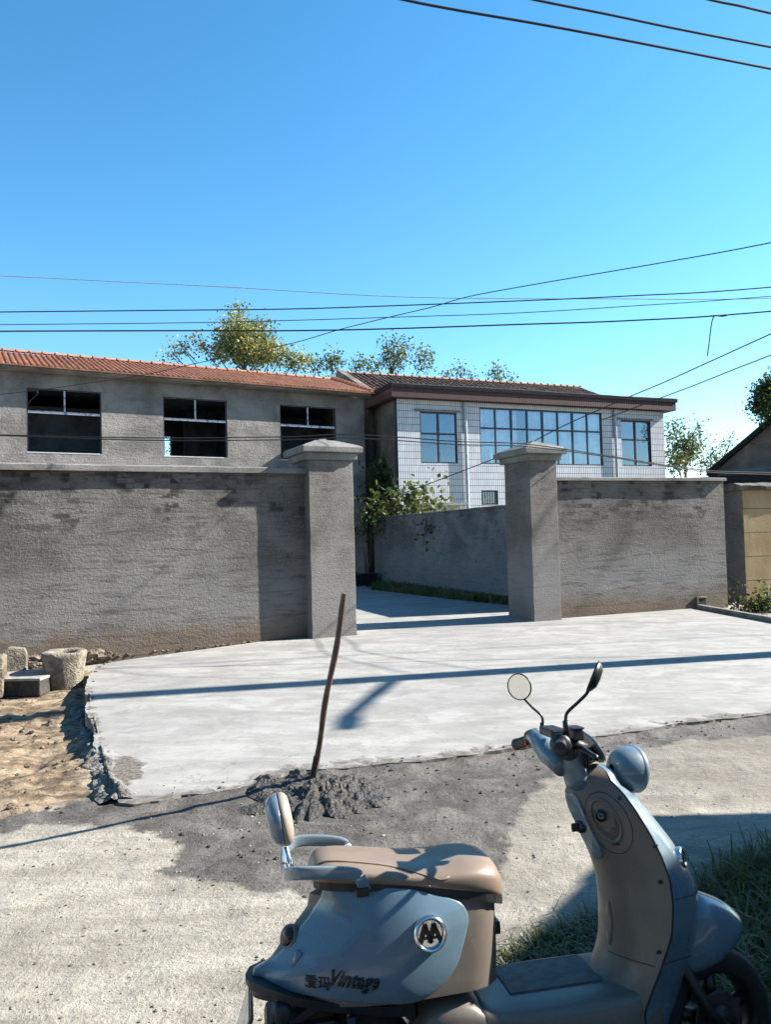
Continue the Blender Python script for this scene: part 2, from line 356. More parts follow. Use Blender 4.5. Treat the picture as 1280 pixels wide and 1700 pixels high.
def m_glass():
    b = NB('window_glass')
    gl = b.n('BsdfGlossy', {'Color': (.62, .74, .9), 'Roughness': .03, 'Normal': b.bump(b.noise(b.O(), 1.6, 2, .4), .12, .02)})
    tr = b.n('BsdfTransparent', {'Color': (.80, .88, .95)})
    ms = b.n('MixShader', {0: .30}); b.t.links.new(tr.outputs[0], ms.inputs[1]); b.t.links.new(gl.outputs[0], ms.inputs[2])
    b.t.links.new(ms.outputs[0], b.out.inputs[0]); return b.m
M['glass'] = m_glass()

def m_paint(name, c, rough=.28, coat=.6, dirt=.25, dc=(.34, .30, .25), metallic=0):
    b = NB(name); v = b.O()
    d = b.ramp(b.noise(v, 6, 6, .7, .4), .45, .75)
    d2 = b.ramp(b.noise(b.map(v, (30, 30, 6)), 3, 4, .7), .58, .66); d3 = b.ramp(b.noise(v, 160, 3, .7), .62, .72)
    col = b.mix(b.math('MULTIPLY', d, dirt), c, dc); col = b.mix(b.math('MULTIPLY', d2, dirt*1.1), col, dc); col = b.mix(b.math('MULTIPLY', d3, dirt*1.4), col, dc)
    rr = b.math('ADD', rough, b.math('MULTIPLY', d, .25))
    return b.fin(col, rr, b.bump(b.noise(v, 3.5, 2), .03, .01), Coat_Weight=b.math('MULTIPLY', b.math('SUBTRACT', 1.0, d), coat), Coat_Roughness=.08, Metallic=metallic)
M['blue'] = m_paint('pale_blue_paint', (.14, .22, .275), .26, .7, .16)
M['tan'] = m_paint('tan_plastic', (.185, .15, .118), .42, .15, .22, (.30, .27, .23))
M['pad'] = simple('pale_backrest_vinyl', (.37, .31, .245), .45, .08, 5, .25, 220, .0012)
M['leather'] = simple('tan_seat_vinyl', (.275, .205, .148), .42, .08, 5, .25, 220, .0012, Coat_Weight=.12)
M['blackp'] = m_paint('black_plastic', (.014, .014, .015), .4, .1, .18, (.09, .08, .07))
M['rubber'] = simple('tyre_rubber', (.016, .016, .017), .8, .3, 20, .3, 80)
M['chrome'] = simple('chrome_metal', (.75, .76, .78), .16, .03, Metallic=1.0)
M['greymetal'] = m_paint('blue_grey_rail', (.20, .26, .30), .25, .6, .1)
M['mirror'] = simple('mirror_glass', (.85, .86, .87), .10, .02, bst=.02, Metallic=1.0)
M['redlens'] = simple('dark_red_lens', (.035, .008, .008), .2, .1)
M['redsw'] = simple('red_switch', (.6, .03, .02), .4, .05)
M['badge'] = simple('badge_black', (.01, .01, .012), .3, .05)
M['seam'] = simple('seam_shadow_gap', (.02, .022, .025), .9)

# ================================================================ SETTING
# ---- walls' plan
LW0, LW1 = Vector((-1.35, 12.38)), Vector((-7.9, 9.25)); LD = (LW0-LW1).normalized()          # left wall, runs to the pillar
RW0, RW1 = Vector((3.18, 14.12)), Vector((7.15, 15.62)); RD = (RW1-RW0).normalized()
IW0, IW1 = Vector((3.55, 15.7)), Vector((-.42, 26.0)); ID = (IW1-IW0).normalized()

front = [(160,1104),(146,1128),(142,1155),(150,1190),(158,1225),(166,1262),(176,1300),(198,1332),(222,1334),(262,1329),(300,1320),
         (345,1318),(415,1302),(480,1280),(560,1274),(625,1272),(700,1264),(800,1249),(900,1234),(1000,1222),(1060,1213),(1150,1199),(1250,1188),(1290,1184)]
slab_poly = [g(*p).to_2d() for p in front] + [Vector((9.0, 9.0)), Vector((6.95, 9.0)), g(1280, 1034).to_2d(), g(1160, 1012).to_2d(), RW0+RD*3.2-Vector((0, -.1)),
    Vector((3.9, 14.6)), Vector((3.2, 15.4)), g(838, 1004).to_2d(), g(770, 997).to_2d(), g(700, 989).to_2d(), g(616, 979).to_2d(), Vector((-1, 27.2)), Vector((-9, 22.5)), Vector((-9.5, 9.4)),
    Vector((-7.9, 9.7)), Vector((-1.6, 12.7)), Vector((-1.9, 12.2)), g(300, 1083).to_2d(), g(205, 1096).to_2d()]
mud_poly = [g(*p).to_2d() for p in [(-200,1380),(-60,1352),(0,1348),(60,1340),(137,1316),(205,1330),(262,1322),(400,1295),(560,1262),(700,1255),(900,1225),(1100,1198),(1300,1175),(1500,1150),
    (1500,1200),(1290,1212),(1150,1222),(1050,1240),(960,1252),(900,1290),(860,1330),(850,1395),(820,1440),(760,1480),(650,1490),(540,1482),(440,1470),(364,1458),(327,1456),(309,1449),(275,1439),
    (272,1421),(289,1401),(296,1384),(247,1370),(192,1365),(113,1358),(41,1363),(0,1374),(-200,1400)]]
soil_poly = [g(*p).to_2d() for p in [(-900,1500),(-300,1060),(0,1090),(200,1098),(160,1110),(150,1180),(180,1330),(137,1325),(60,1345),(0,1356),(-400,1440)]]
gravel_poly = [g(*p).to_2d() for p in [(800,1270),(940,1250),(1040,1225),(1300,1185),(1800,1160),(1800,1330),(1300,1300),(1120,1310),(1000,1330),(900,1390),(860,1440),(740,1500),(700,1440)]]
grass_poly = [g(*p).to_2d() for p in [(790,1640),(812,1590),(830,1565),(900,1545),(985,1500),(1090,1500),(1160,1440),(1250,1400),(1500,1330),(3500,1400),(3500,2600),(900,2400),(880,1680)]]
verge_poly = [g(838,1004).to_2d(), g(700,989).to_2d(), g(616,979).to_2d(), IW1, IW0]
patch_poly = [g(*p).to_2d() for p in [(165,1262),(215,1256),(246,1265),(236,1290),(210,1310),(195,1330),(170,1315)]]
strip_poly = [g(*p).to_2d() for p in [(146,1128),(138,1155),(150,1225),(166,1262),(198,1335),(214,1322),(196,1270),(172,1225),(160,1180),(158,1150)]]

def gz(x, y, detail=True):
    x = np.asarray(x, float); y = np.asarray(y, float)
    z = np.full(x.shape, -.035) + .03*fbm(x, y, 3, .6)
    near = np.clip((13-y)/3, 0, 1)*np.clip((y+2)/1, 0, 1)
    left = np.clip((-2.3-x)/.7, 0, 1)*np.clip((y-4.6)/1.2, 0, 1)*near
    z = z-left*.13
    soil = np.clip(sdist(x, y, soil_poly)/.3+.3, 0, 1); wet = np.clip(sdist(x, y, mud_poly)/.15, 0, 1)
    slab = sdist(x, y, slab_poly)
    z = z + soil*(.10*fbm(x, y, 6, 2.5)+.06*fbm(x, y, 5, 9.0)) + wet*.035*fbm(x, y, 6, 3.5)
    z = z + wet*.020*np.abs(fbm(x*1.0, y*2.2, 4, 4.0))
    if detail: z = z+near*.016*fbm(x, y, 4, 9.0)
    fs = np.clip(1-np.abs(slab)/.10, 0, 1)*wet
    z = z+.030*fs
    z = np.where(slab > .02, np.minimum(z, -.035)-.02, z)
    return z
def gz1(x, y): return float(gz(np.array([x]), np.array([y]))[0])

def axis(parts):
    out = []
    for a, b_, st in parts: out += list(np.arange(a, b_, st))
    return np.array(out+[parts[-1][1]])
def build_ground():
    gx = [-900, -400, -200, -100, -60, -40, -28, -20, -15, -12, -10, -8.5, -7.5, -6.8]
    xs = np.concatenate([gx, axis([(-6.2, -4.2, .07), (-4.2, 3.8, .021), (3.8, 6.5, .06), (6.5, 10, .3)]), [12, 15, 20, 28, 40, 60, 100, 200, 400, 900]])
    ys = np.concatenate([[-900, -300, -100, -40, -20, -10, -5, -3, -2, -1, -.4, .2, .6], axis([(.9, 6.2, .021), (6.2, 8.8, .035), (8.8, 12, .10), (12, 18, .3)]), [19, 20, 22, 24, 26, 28, 31, 35, 40, 48, 60, 80, 120, 200, 400, 900]])
    X, Y = np.meshgrid(xs, ys); Z = gz(X, Y); nx, ny = len(xs), len(ys)
    co = np.stack([X.ravel(), Y.ravel(), Z.ravel()], 1)
    i = np.arange(nx*ny).reshape(ny, nx); q = np.stack([i[:-1, :-1], i[:-1, 1:], i[1:, 1:], i[1:, :-1]], -1).reshape(-1, 4)
    me = bpy.data.meshes.new('ground'); me.vertices.add(len(co)); me.vertices.foreach_set('co', co.ravel())
    me.loops.add(q.size); me.loops.foreach_set('vertex_index', q.ravel()); me.polygons.add(len(q))
    me.polygons.foreach_set('loop_start', np.arange(0, q.size, 4)); me.update(calc_edges=True)
    me.polygons.foreach_set('use_smooth', [True]*len(q)); me.materials.append(M['ground'])
    for nm, pl in (('wet', mud_poly), ('soil', soil_poly), ('gravel', gravel_poly)):
        a = me.attributes.new(nm, 'FLOAT', 'POINT'); a.data.foreach_set('value', np.clip(sdist(co[:, 0], co[:, 1], pl), -3, 3))
    a = me.attributes.new('grassy', 'FLOAT', 'POINT')
    a.data.foreach_set('value', np.clip(np.maximum(sdist(co[:, 0], co[:, 1], grass_poly), sdist(co[:, 0], co[:, 1], verge_poly)), -3, 3))
    o = bpy.data.objects.new('ground', me); COL.objects.link(o); tag(o, kind='structure')
build_ground()

def build_slab():
    P = [Vector(p) for p in slab_poly]; out = []
    nf = len(front)
    for i in range(len(P)):
        a = P[i]; b_ = P[(i+1) % len(P)]; n = max(1, int((b_-a).length/.04)) if i < nf-1 else max(1, int((b_-a).length/.4))
        nr = Vector((-(b_-a).y, (b_-a).x)).normalized()
        for k in range(n):
            p = a.lerp(b_, k/n)
            if i < nf-1: p = p+nr*float(fbm(np.array([p.x]), np.array([p.y]), 5, 3.0)[0])*.15
            out.append(p)
    # interior grid points for smooth attribute interpolation
    bm = bmesh.new(); vs = [bm.verts.new((p.x, p.y, 0)) for p in out]
    es = [bm.edges.new((vs[i], vs[(i+1) % len(vs)])) for i in range(len(vs))]
    bmesh.ops.triangle_fill(bm, use_beauty=True, edges=es)
    for _ in range(9):
        def lim(e): m = (e.verts[0].co+e.verts[1].co)/2; return .10 if (m.y < 8.6 and m.x < 5) else .35
        long = [e for e in bm.edges if not e.is_boundary and e.calc_length() > lim(e)]
        if not long: break
        bmesh.ops.subdivide_edges(bm, edges=long, cuts=1); bmesh.ops.triangulate(bm, faces=bm.faces[:]); bmesh.ops.beautify_fill(bm, faces=bm.faces[:], edges=[e for e in bm.edges if not e.is_boundary])
    bd = [e for e in bm.edges if e.is_boundary]
    r = bmesh.ops.extrude_edge_only(bm, edges=bd)
    for v_ in r['geom']:
        if isinstance(v_, bmesh.types.BMVert): v_.co.z = -.16
    bmesh.ops.recalc_face_normals(bm, faces=bm.faces)
    me = bpy.data.meshes.new('driveway'); bm.to_mesh(me); bm.free(); me.materials.append(M['slab'])
    co = np.empty(len(me.vertices)*3); me.vertices.foreach_get('co', co); co = co.reshape(-1, 3)
    a = me.attributes.new('patch', 'FLOAT', 'POINT'); a.data.foreach_set('value', np.clip(np.maximum(sdist(co[:, 0], co[:, 1], patch_poly), sdist(co[:, 0], co[:, 1], strip_poly)), -2, 2))
    fp = [g(*p).to_2d() for p in front]; d = np.full(len(co), 9.)
    for i in range(7, len(fp)-1):
        A_ = np.array(fp[i]); B_ = np.array(fp[i+1]); ab = B_-A_; t = np.clip(((co[:, 0]-A_[0])*ab[0]+(co[:, 1]-A_[1])*ab[1])/(ab@ab), 0, 1)
        d = np.minimum(d, np.hypot(co[:, 0]-A_[0]-t*ab[0], co[:, 1]-A_[1]-t*ab[1]))
    a = me.attributes.new('edge', 'FLOAT', 'POINT'); a.data.foreach_set('value', d)
    o = bpy.data.objects.new('driveway', me); COL.objects.link(o); tag(o, kind='structure')
build_slab()

# ---- clods, crusts and heaps
ICO = {}
def lump(mb, c, r, sq=(1, 1, .6), seed=0, lv=2, amp=.5):
    if lv not in ICO:
        bm = bmesh.new(); bmesh.ops.create_icosphere(bm, subdivisions=lv, radius=1)
        ICO[lv] = (np.array([v_.co[:] for v_ in bm.verts]), [tuple(v_.index for v_ in f.verts) for f in bm.faces]); bm.free()
    P, F = ICO[lv]; off = seed*3.71; n = len(mb.v)
    k = 1+2*amp*fbm(P[:, 0]*1.7+off+P[:, 2]*2.1, P[:, 1]*1.7-off+P[:, 2]*1.3, 4, 1.0)
    Q = P*k[:, None]*r*np.array(sq)+np.array(c)
    mb.v += [Vector(q) for q in Q.tolist()]; mb.f += [tuple(i+n for i in f) for f in F]

def scatter_stones(name, mat, n, sampler, rmin, rmax, label, cat, lv=1, embed=.4):
    mb = MB(); base = []
    for k in range(12):
        t = MB(); lump(t, (0, 0, 0), 1, (1, .8, .6), k+3, lv, .7); base.append(t)
    xs, ys = sampler(n); zs = gz(xs, ys); zs = np.where(sdist(xs, ys, slab_poly) > .03, 0., zs)
    for i in range(n):
        x, y, z = xs[i], ys[i], zs[i]; r = rmin+(rmax-rmin)*random.random()**5; t = base[i % 12]; a = random.random()*6.28
        ca, sa = math.cos(a), math.sin(a); n0 = len(mb.v)
        mb.v += [Vector((x+(q.x*ca-q.y*sa)*r, y+(q.x*sa+q.y*ca)*r, z+q.z*r+r*embed*.3)) for q in t.v]; mb.f += [tuple(j+n0 for j in f) for f in t.f]
    return tag(mb.build(name, mat), label, cat, kind='stuff')
def in_px(x0, x1, y0, y1):
    def s(n):
        P = [g(random.uniform(x0, x1), random.uniform(y0, y1)) for _ in range(n)]
        return np.array([p.x for p in P]), np.array([p.y for p in P])
    return s
def in_poly(poly, dens=None, sc=3.):
    xs = [p[0] for p in poly]; ys = [p[1] for p in poly]
    def s(n):
        ox = np.zeros(0); oy = np.zeros(0)
        while len(ox) < n:
            x = rng.uniform(max(min(xs), -6), min(max(xs), 6), n*2); y = rng.uniform(max(min(ys), 1), min(max(ys), 11), n*2)
            k = sdist(x, y, poly) > 0
            if dens is not None: k &= fbm(x, y, 3, sc)+rng.random(len(x))*.25 > dens
            ox = np.concatenate([ox, x[k]]); oy = np.concatenate([oy, y[k]])
        return ox[:n], oy[:n]
    return s
scatter_stones('gravel', M['pebble'], 2600, in_px(-60, 1340, 1290, 1700), .0015, .010, 'small loose stones and crumbs strewn over the dirt road', 'gravel')
scatter_stones('mud_clods', M['mortar'], 900, in_poly(mud_poly, .05), .002, .018, 'dark crumbs of wet cement on the mud patch', 'clods')
scatter_stones('soil_clods', M['rubble'], 1500, in_poly(soil_poly, 0), .004, .04, 'brown clods of earth on the bare soil left of the driveway', 'clods')

# rough heightfield sheets: cement crust along the slab edge, heap of mortar
def rough_patch(name, mat, c, sx, sy, n, hf, label, cat, kind=None):
    hx = np.linspace(-sx, sx, n); hy = np.linspace(-sy, sy, int(n*sy/sx)); X, Y = np.meshgrid(hx, hy); XX, YY = X+c[0], Y+c[1]
    H, msk = hf(XX, YY); base = np.where(sdist(XX, YY, slab_poly) > .02, 0.0, gz(XX, YY, False)); Z = np.where(msk > 0, base+H, base-.08)
    # sideways jitter makes overhanging crumbs
    jx = .030*fbm(XX+9, YY, 4, 22.0)*np.clip(H*14, 0, 1); jy = .030*fbm(XX, YY+5, 4, 22.0)*np.clip(H*14, 0, 1)
    ny, nx = X.shape; mb = MB(); P = np.stack([X+jx, Y+jy, Z], -1).reshape(-1, 3); mb.v = [Vector(q) for q in P.tolist()]
    ok = msk > -.04
    mb.f = [(i*nx+j, i*nx+j+1, (i+1)*nx+j+1, (i+1)*nx+j) for i in range(ny-1) for j in range(nx-1) if ok[i, j] and ok[i+1, j+1] and ok[i, j+1] and ok[i+1, j]]
    o = mb.build(name, mat, smooth=True); o.location = (c[0], c[1], 0); return tag(o, label, cat, kind=kind)
rp = [g(*q).to_2d() for q in [(136,1120),(133,1150),(138,1180),(146,1215),(156,1250),(168,1285),(184,1312),(202,1338)]]
def crust_f(X, Y):
    d = np.full(X.shape, 9.)
    for i in range(len(rp)-1):
        A_ = np.array(rp[i]); B_ = np.array(rp[i+1]); ab = B_-A_; t = np.clip(((X-A_[0])*ab[0]+(Y-A_[1])*ab[1])/(ab@ab), 0, 1)
        d = np.minimum(d, np.hypot(X-A_[0]-t*ab[0], Y-A_[1]-t*ab[1]))
    m = .085+.16*fbm(X, Y, 4, 3.0)-d
    r_n = np.clip(1-np.abs(fbm(X, Y, 5, 9.0))*5, 0, 1)
    return np.clip(m/.12, 0, 1)**.6*(.03+.035*r_n*(1+1.5*fbm(X, Y, 3, 5.)))*(1+1.6*fbm(X, Y, 5, 22.)), m
cc = sum(rp, Vector((0, 0)))/len(rp)
rough_patch('cement_crust', M['crust'], cc, 1.0, 1.75, 230, crust_f, 'lumpy grey ridge of dried cement along the left edge of the driveway', 'cement crust', 'stuff')
hc = g(525, 1312)
def heap_f(X, Y):
    x, y = X-hc.x, Y-hc.y; rr = np.hypot(x/.50, y/.36); an = np.arctan2(y, x)
    rr = rr*(1+.9*fbm(np.cos(an)*2+5, np.sin(an)*2+3, 4, 1.5)); m = 1-rr
    r_n = np.clip(1-np.abs(fbm(X, Y, 5, 5.5))*5, 0, 1)
    H = np.clip(m, 0, 1)**.7*(.10+.03*r_n)*(1+2.2*fbm(X, Y, 4, 4.0))*(1+.65*fbm(X, Y, 5, 22.))
    return H, m
o = rough_patch('mortar_heap', M['mortar'], hc, .72, .60, 300, heap_f, 'dark heap of wet mortar holding the shovel upright', 'mortar heap')

# ================================================================ WALLS
def wall_run(name, P0, P1, h, th, mat, label, cap=None, capmat=None, group=None):
    """P0->P1 front face line (front = right-hand side of direction); local x along, y back"""
    d = (P1-P0); L = d.length; a = math.atan2(d.y, d.x)
    root = empty(name, (P0.x, P0.y, 0), (0, 0, a), label, 'wall', group)
    mb = MB(); nx = max(2, int(L/.25)); nz = 8
    rs = []
    for i in range(nx+1):
        x = L*i/nx; wv = lambda z: .012*float(fbm(np.array([x*1.0+P0.x]), np.array([z*1.0]), 3, 1.3)[0])*2
        rs.append([(x, wv(z), z) for z in [-.3]+[h*k/nz for k in range(nz+1)]] + [(x, th, h), (x, th, -.3)])
    mb.rings(rs); mb.build('wall_body', mat, root)
    if cap:
        ov, ct = cap; mc = MB(); rs = []; n2 = max(3, int(L/.12))
        for i in range(n2+1):
            x = -.0+(L)*i/n2; e = .012*float(fbm(np.array([x+P0.x]), np.array([1.0]), 4, 2.2)[0])*2; e2 = .010*float(fbm(np.array([x]), np.array([7.0+P0.y]), 4, 2.5)[0])*2
            rs.append([(x, -ov+e, h+.003), (x, -ov+e*.6, h+ct*.8+e2), (x, -ov+.02, h+ct+e2), (x, th+ov-.02, h+ct+e2), (x, th+ov, h+ct*.8), (x, th+ov, h+.003)])
        mc.rings(rs); mc.build('coping', capmat or M['cap'], root)
    return root, L
lw, LL = wall_run('perimeter_wall', LW1, LW0, 2.72, .24, M['wall'], 'grey rendered wall left of the gateway, the longer of the two, behind the stone mortar', (.11, .10))
rw, RL = wall_run('perimeter_wall', RW0, RW1, 2.62, .24, M['wall'], 'grey rendered wall between the right gate pillar and the beige wall', (.10, .07))
# drain hole at the foot of the right wall
s_, z_ = onp(1165, 1003, RW0, RD)
MB().box((s_-.11, -.02, .0), (s_+.11, .03, .20)).build('drain_hole', M['dark'], rw)
mb = MB().box((s_-.15, -.05, -.05), (s_-.11, .0, .2)).box((s_-.15, -.04, .2), (s_+.13, .0, .235)); mb.build('drain_surround', M['rubble'], rw, bevel=.006)

# rubble footing of the left wall
mb = MB()
for i in range(150):
    s = random.uniform(1.2, LL-.2); x = s; z = random.uniform(-.12, .06)*(1 if s < 4.2 else .2)
    lump(mb, (x, random.uniform(-.05, .03), z), random.uniform(.03, .08)*(1 if s < 4.2 else .28), (1.5, .7, .8), i, 2, 1.1)
mb.build('rubble_footing', M['rubble'], lw)

def pillar(name, F, dr, wd, dp, h, label, ovh=.13):
    a = math.atan2(dr.y, dr.x); root = empty(name, (F.x, F.y, 0), (0, 0, a), label, 'gate pillar', 'gate pillars')
    mb = MB(); n = 10; rs = []
    for k in range(n+1):
        z = -.2+(h+.2)*k/n; e = [.003*math.sin(k*2.3+q*1.7) for q in range(4)]
        fl = .02 if k == 0 else 0
        rs.append([(0+e[0]-fl, 0+e[1]-fl, z), (wd+e[1]+fl, 0+e[2]-fl, z), (wd+e[2]+fl, dp, z), (0+e[3]-fl, dp, z)])
    mb.rings(rs); mb.build('shaft', M['pillar'], root, bevel=.012)
    c = MB(); q = lambda o, z: [(-o, -o, z), (wd+o, -o, z), (wd+o, dp+o, z), (-o, dp+o, z)]
    c.rings([q(.012, h+.002), q(ovh*.45, h+.015), q(ovh*.52, h+.12)]); 
    k = c.build('cap_neck', M['cap'], root, bevel=.012)
    c = MB(); m = wd/2
    c.rings([q(ovh, h+.123), q(ovh+.01, h+.22), q(ovh-.04, h+.25), q(-wd*.27, h+.36), q(-wd*.42, h+.385), q(-wd*.43, h+.41)])
    c.build('cap', M['cap'], root, bevel=.014)
    return root
pn = Vector((LD.y, -LD.x))
pillar('gate_pillar', LW0+pn*.22+LD*.0, LD, .80, .80, 2.94, 'left gate pillar of grey render with a pyramid cap, at the right end of the long wall')
rn = Vector((RD.y, -RD.x))
pillar('gate_pillar', RW0-RD*.60+rn*.20, RD, .60, .92, 2.98, 'right gate pillar of grey render with a pyramid cap, in front of the white tiled house', .15)

# inner courtyard wall (in shade), faces left-front
iw, IL = wall_run('courtyard_wall', IW1, IW0, 2.27, .2, M['inner'], 'shaded grey wall seen through the gateway, overgrown with vine at its far end', (.03, .045), M['inner'])

# beige wall with rough coping
bx0 = at(1236, 900, 16.1); bd = Vector((.955, .296)).normalized()
br = empty('beige_wall', (bx0.x, bx0.y, 0), (0, 0, math.atan2(bd.y, bd.x)), 'beige painted block wall with a rough dark coping at the right edge', 'wall')
mb = MB(); mb.box((.012, 0, -.2), (5.0, 1.9, 2.44)); mb.build('wall_body', M['beige'], br)
mb = MB().box((-.0, .01, -.2), (.009, 1.9, 2.44)); mb.build('side_face', M['plaster'], br)
mb = MB(); rs = []
for i in range(60):
    x = -.12+5.2*i/59; e = [.03*float(fbm(np.array([x]), np.array([q*3.1]), 4, 3)[0])*2 for q in range(5)]
    rs.append([(x, -.09+e[0], 2.445), (x, -.11+e[1], 2.53+e[2]), (x, .10, 2.60+e[3]), (x, 1.8, 2.60+e[4]), (x, 1.98, 2.5), (x, 1.98, 2.445)])
mb.rings(rs); mb.build('coping', m_cem('dark_coping', (.05, .043, .035), (.19, .165, .13), .95, 8), br)

# kerb at right edge of slab
ka, kb = g(1160, 1011), g(1290, 1035)
dk = (kb-ka).to_2d().normalized(); root = empty('kerb', (ka.x, ka.y, 0), (0, 0, math.atan2(dk.y, dk.x)), 'low concrete kerb running forward from the foot of the right wall', 'kerb')
mb = MB().box((-.05, 0, -.1), (6.0, .11, .085)); mb.build('kerb_stone', M['kerb'], root, bevel=.01)

# ================================================================ HOUSES
def holes_wall(name, L, h, th, holes, mat, root, y0=0, z0=-.2, x0=0):
    """wall in local xz plane (front y0, back y0+th) with rectangular holes (x0,x1,z0,z1)"""
    xs = sorted({x0, x0+L}|{q for hh in holes for q in hh[:2]}); zs = sorted({z0, h}|{q for hh in holes for q in hh[2:]})
    mb = MB(); idx = {}
    def vid(x, y, z):
        k = (round(x, 5), round(y, 5), round(z, 5))
        if k not in idx: idx[k] = len(mb.v); mb.v.append(Vector(k))
        return idx[k]
    solid = {}
    for i in range(len(xs)-1):
        for j in range(len(zs)-1):
            cx, cz = (xs[i]+xs[i+1])/2, (zs[j]+zs[j+1])/2
            solid[i, j] = not any(a < cx < b_ and c < cz < d for a, b_, c, d in holes)
    for (i, j), s in solid.items():
        if not s: continue
        a, b_, c, d = xs[i], xs[i+1], zs[j], zs[j+1]
        for y in (y0, y0+th): mb.f.append((vid(a, y, c), vid(b_, y, c), vid(b_, y, d), vid(a, y, d)))
        for (di, dj, p, q) in ((-1, 0, (a, c), (a, d)), (1, 0, (b_, c), (b_, d)), (0, -1, (a, c), (b_, c)), (0, 1, (a, d), (b_, d))):
            if not solid.get((i+di, j+dj), False):
                mb.f.append((vid(p[0], y0, p[1]), vid(q[0], y0, q[1]), vid(q[0], y0+th, q[1]), vid(p[0], y0+th, p[1])))
    return mb.build(name, mat, root)

def roof_tiles(mb, L, eave, ridge, tw, tl, jit=.0, x0=0):
    """interlocking tiles between eave (y,z) and ridge (y,z), local x along"""
    e = Vector((0, *eave)); r = Vector((0, *ridge)); sl = (r-e); n_r = max(1, round(sl.length/tl)); u = sl/n_r
    nrm = Vector((0, -sl.z, sl.y)).normalized(); nc = int(round(L/tw)); tw = L/nc
    prof = [(0, .0), (.18, .034), (.38, .040), (.55, .012), (.78, .004), (1.0, .006)]
    for i in range(nc):
        for j in range(n_r):
            x = x0+i*tw; jz = random.uniform(-jit, jit); b0 = e+u*j+nrm*(.018+jz); b1 = e+u*(j+1.06)+nrm*(.0+jz)
            n0 = len(mb.v); k = len(prof); jx = random.uniform(-jit, jit)*.5
            for px_, pz in prof: mb.v.append(b0+Vector((x+jx+px_*tw*1.02, 0, 0))+nrm*pz*1.5)
            for px_, pz in prof: mb.v.append(b1+Vector((x+jx+px_*tw*1.02, 0, 0))+nrm*pz*1.5)
            for px_, pz in prof: mb.v.append(b0+Vector((x+jx+px_*tw*1.02, 0, 0))-nrm*.025)
            for q in range(k-1):
                mb.f.append((n0+q, n0+q+1, n0+k+q+1, n0+k+q)); mb.f.append((n0+q, n0+2*k+q, n0+2*k+q+1, n0+q+1))
def ridge_tiles(mb, x0, x1, y, z, step, r=.11):
    n = int(round((x1-x0)/step)); st = (x1-x0)/n
    for i in range(n):
        xa = x0+i*st; rs = []
        for x, rr_ in ((xa-.03, r*.86), (xa+st*.80, r*.9), (xa+st*.82, r*1.22), (xa+st, r*1.22)):
            rs.append([(x, y+math.cos(t)*rr_*1.15, z-.03+math.sin(t)*rr_) for t in [math.pi*k/7 for k in range(8)]])
        mb.rings(rs, closed=False, cap=False)

# ---- grey house with orange tile roof
HB = Vector((-.70, 27.3)); hd = Vector((.873, .488)).normalized(); HL = 15.0; HA = HB-hd*HL
hr = empty('tiled_roof_house', (HA.x, HA.y, 0), (0, 0, math.atan2(hd.y, hd.x)), 'unfinished grey rendered house with an orange tile roof and three empty windows', 'house')
EZ = 6.78
wins = []
for (x0, y0, x1, y1) in [(43, 645, 168, 750), (270, 657, 377, 757), (464, 670, 558, 762)]:
    sa, za = onp(x0, y0, HA, hd); sb, zb = onp(x0, y1, HA, hd); sc, zc = onp(x1, (y1+y0)/2, HA, hd)
    wins.append((sa, sc, zb, za))
zlo = sum(w_[2] for w_ in wins)/3; zhi = sum(w_[3] for w_ in wins)/3
wins = [(a, b_, zlo, zhi) for a, b_, c, d in wins]
print('wins', wins, )
HW = 6.0
holes_wall('front_wall', HL, EZ, .24, wins, M['house'], hr)
# back wall, one opening
bp = HA+Vector((-hd.y, hd.x))*(HW-.24); bs, bz0 = onp(262, 770, bp, hd); bs2, bz1 = onp(283, 724, bp, hd)
holes_wall('back_wall', HL, EZ, .24, [(bs, bs2+.02, 4.2, bz1)], M['house'], hr, y0=HW-.24)
for x in (0, HL-.24):
    gb = MB(); gb.add([(x, .243, -.2), (x+.24, .243, -.2), (x+.24, HW-.243, -.2), (x, HW-.243, -.2), (x, .243, EZ), (x+.24, .243, EZ), (x+.24, HW-.243, EZ), (x, HW-.243, EZ), (x, HW/2, 7.95), (x+.24, HW/2, 7.95)],
    [(0, 3, 2, 1), (0, 1, 5, 4), (2, 3, 7, 6), (1, 2, 6, 9, 5), (3, 0, 4, 8, 7), (4, 5, 9, 8), (6, 7, 8, 9)])
    gb.build('gable_wall', M['house'], hr)
fl = MB().box((.25, .25, zlo-.95), (HL-.25, HW-.25, zlo-.8)).box((.25, .25, EZ-.05), (HL-.25, HW-.25, EZ+.05)); fl.build('floor_slab', M['room'], hr)
pw = MB()
for x in (wins[0][0]-1.2, (wins[0][1]+wins[1][0])/2, (wins[1][1]+wins[2][0])/2): pw.box((x, .26, zlo-.79), (x+.15, HW-.26, EZ-.06))
pw.box((wins[0][0]-1.0, 2.6, zlo-.79), ((wins[0][1]+wins[1][0])/2-.01, 2.75, EZ-.55))
pw.box(((wins[1][1]+wins[2][0])/2+.16, 3.1, zlo-.79), (HL-.26, 3.25, EZ-.35))
pw.box((wins[1][0]+1.75, 4.4, zlo-.79), ((wins[1][1]+wins[2][0])/2-.01, 4.5, EZ-.06))
pw.build('partition_wall', M['room'], hr)
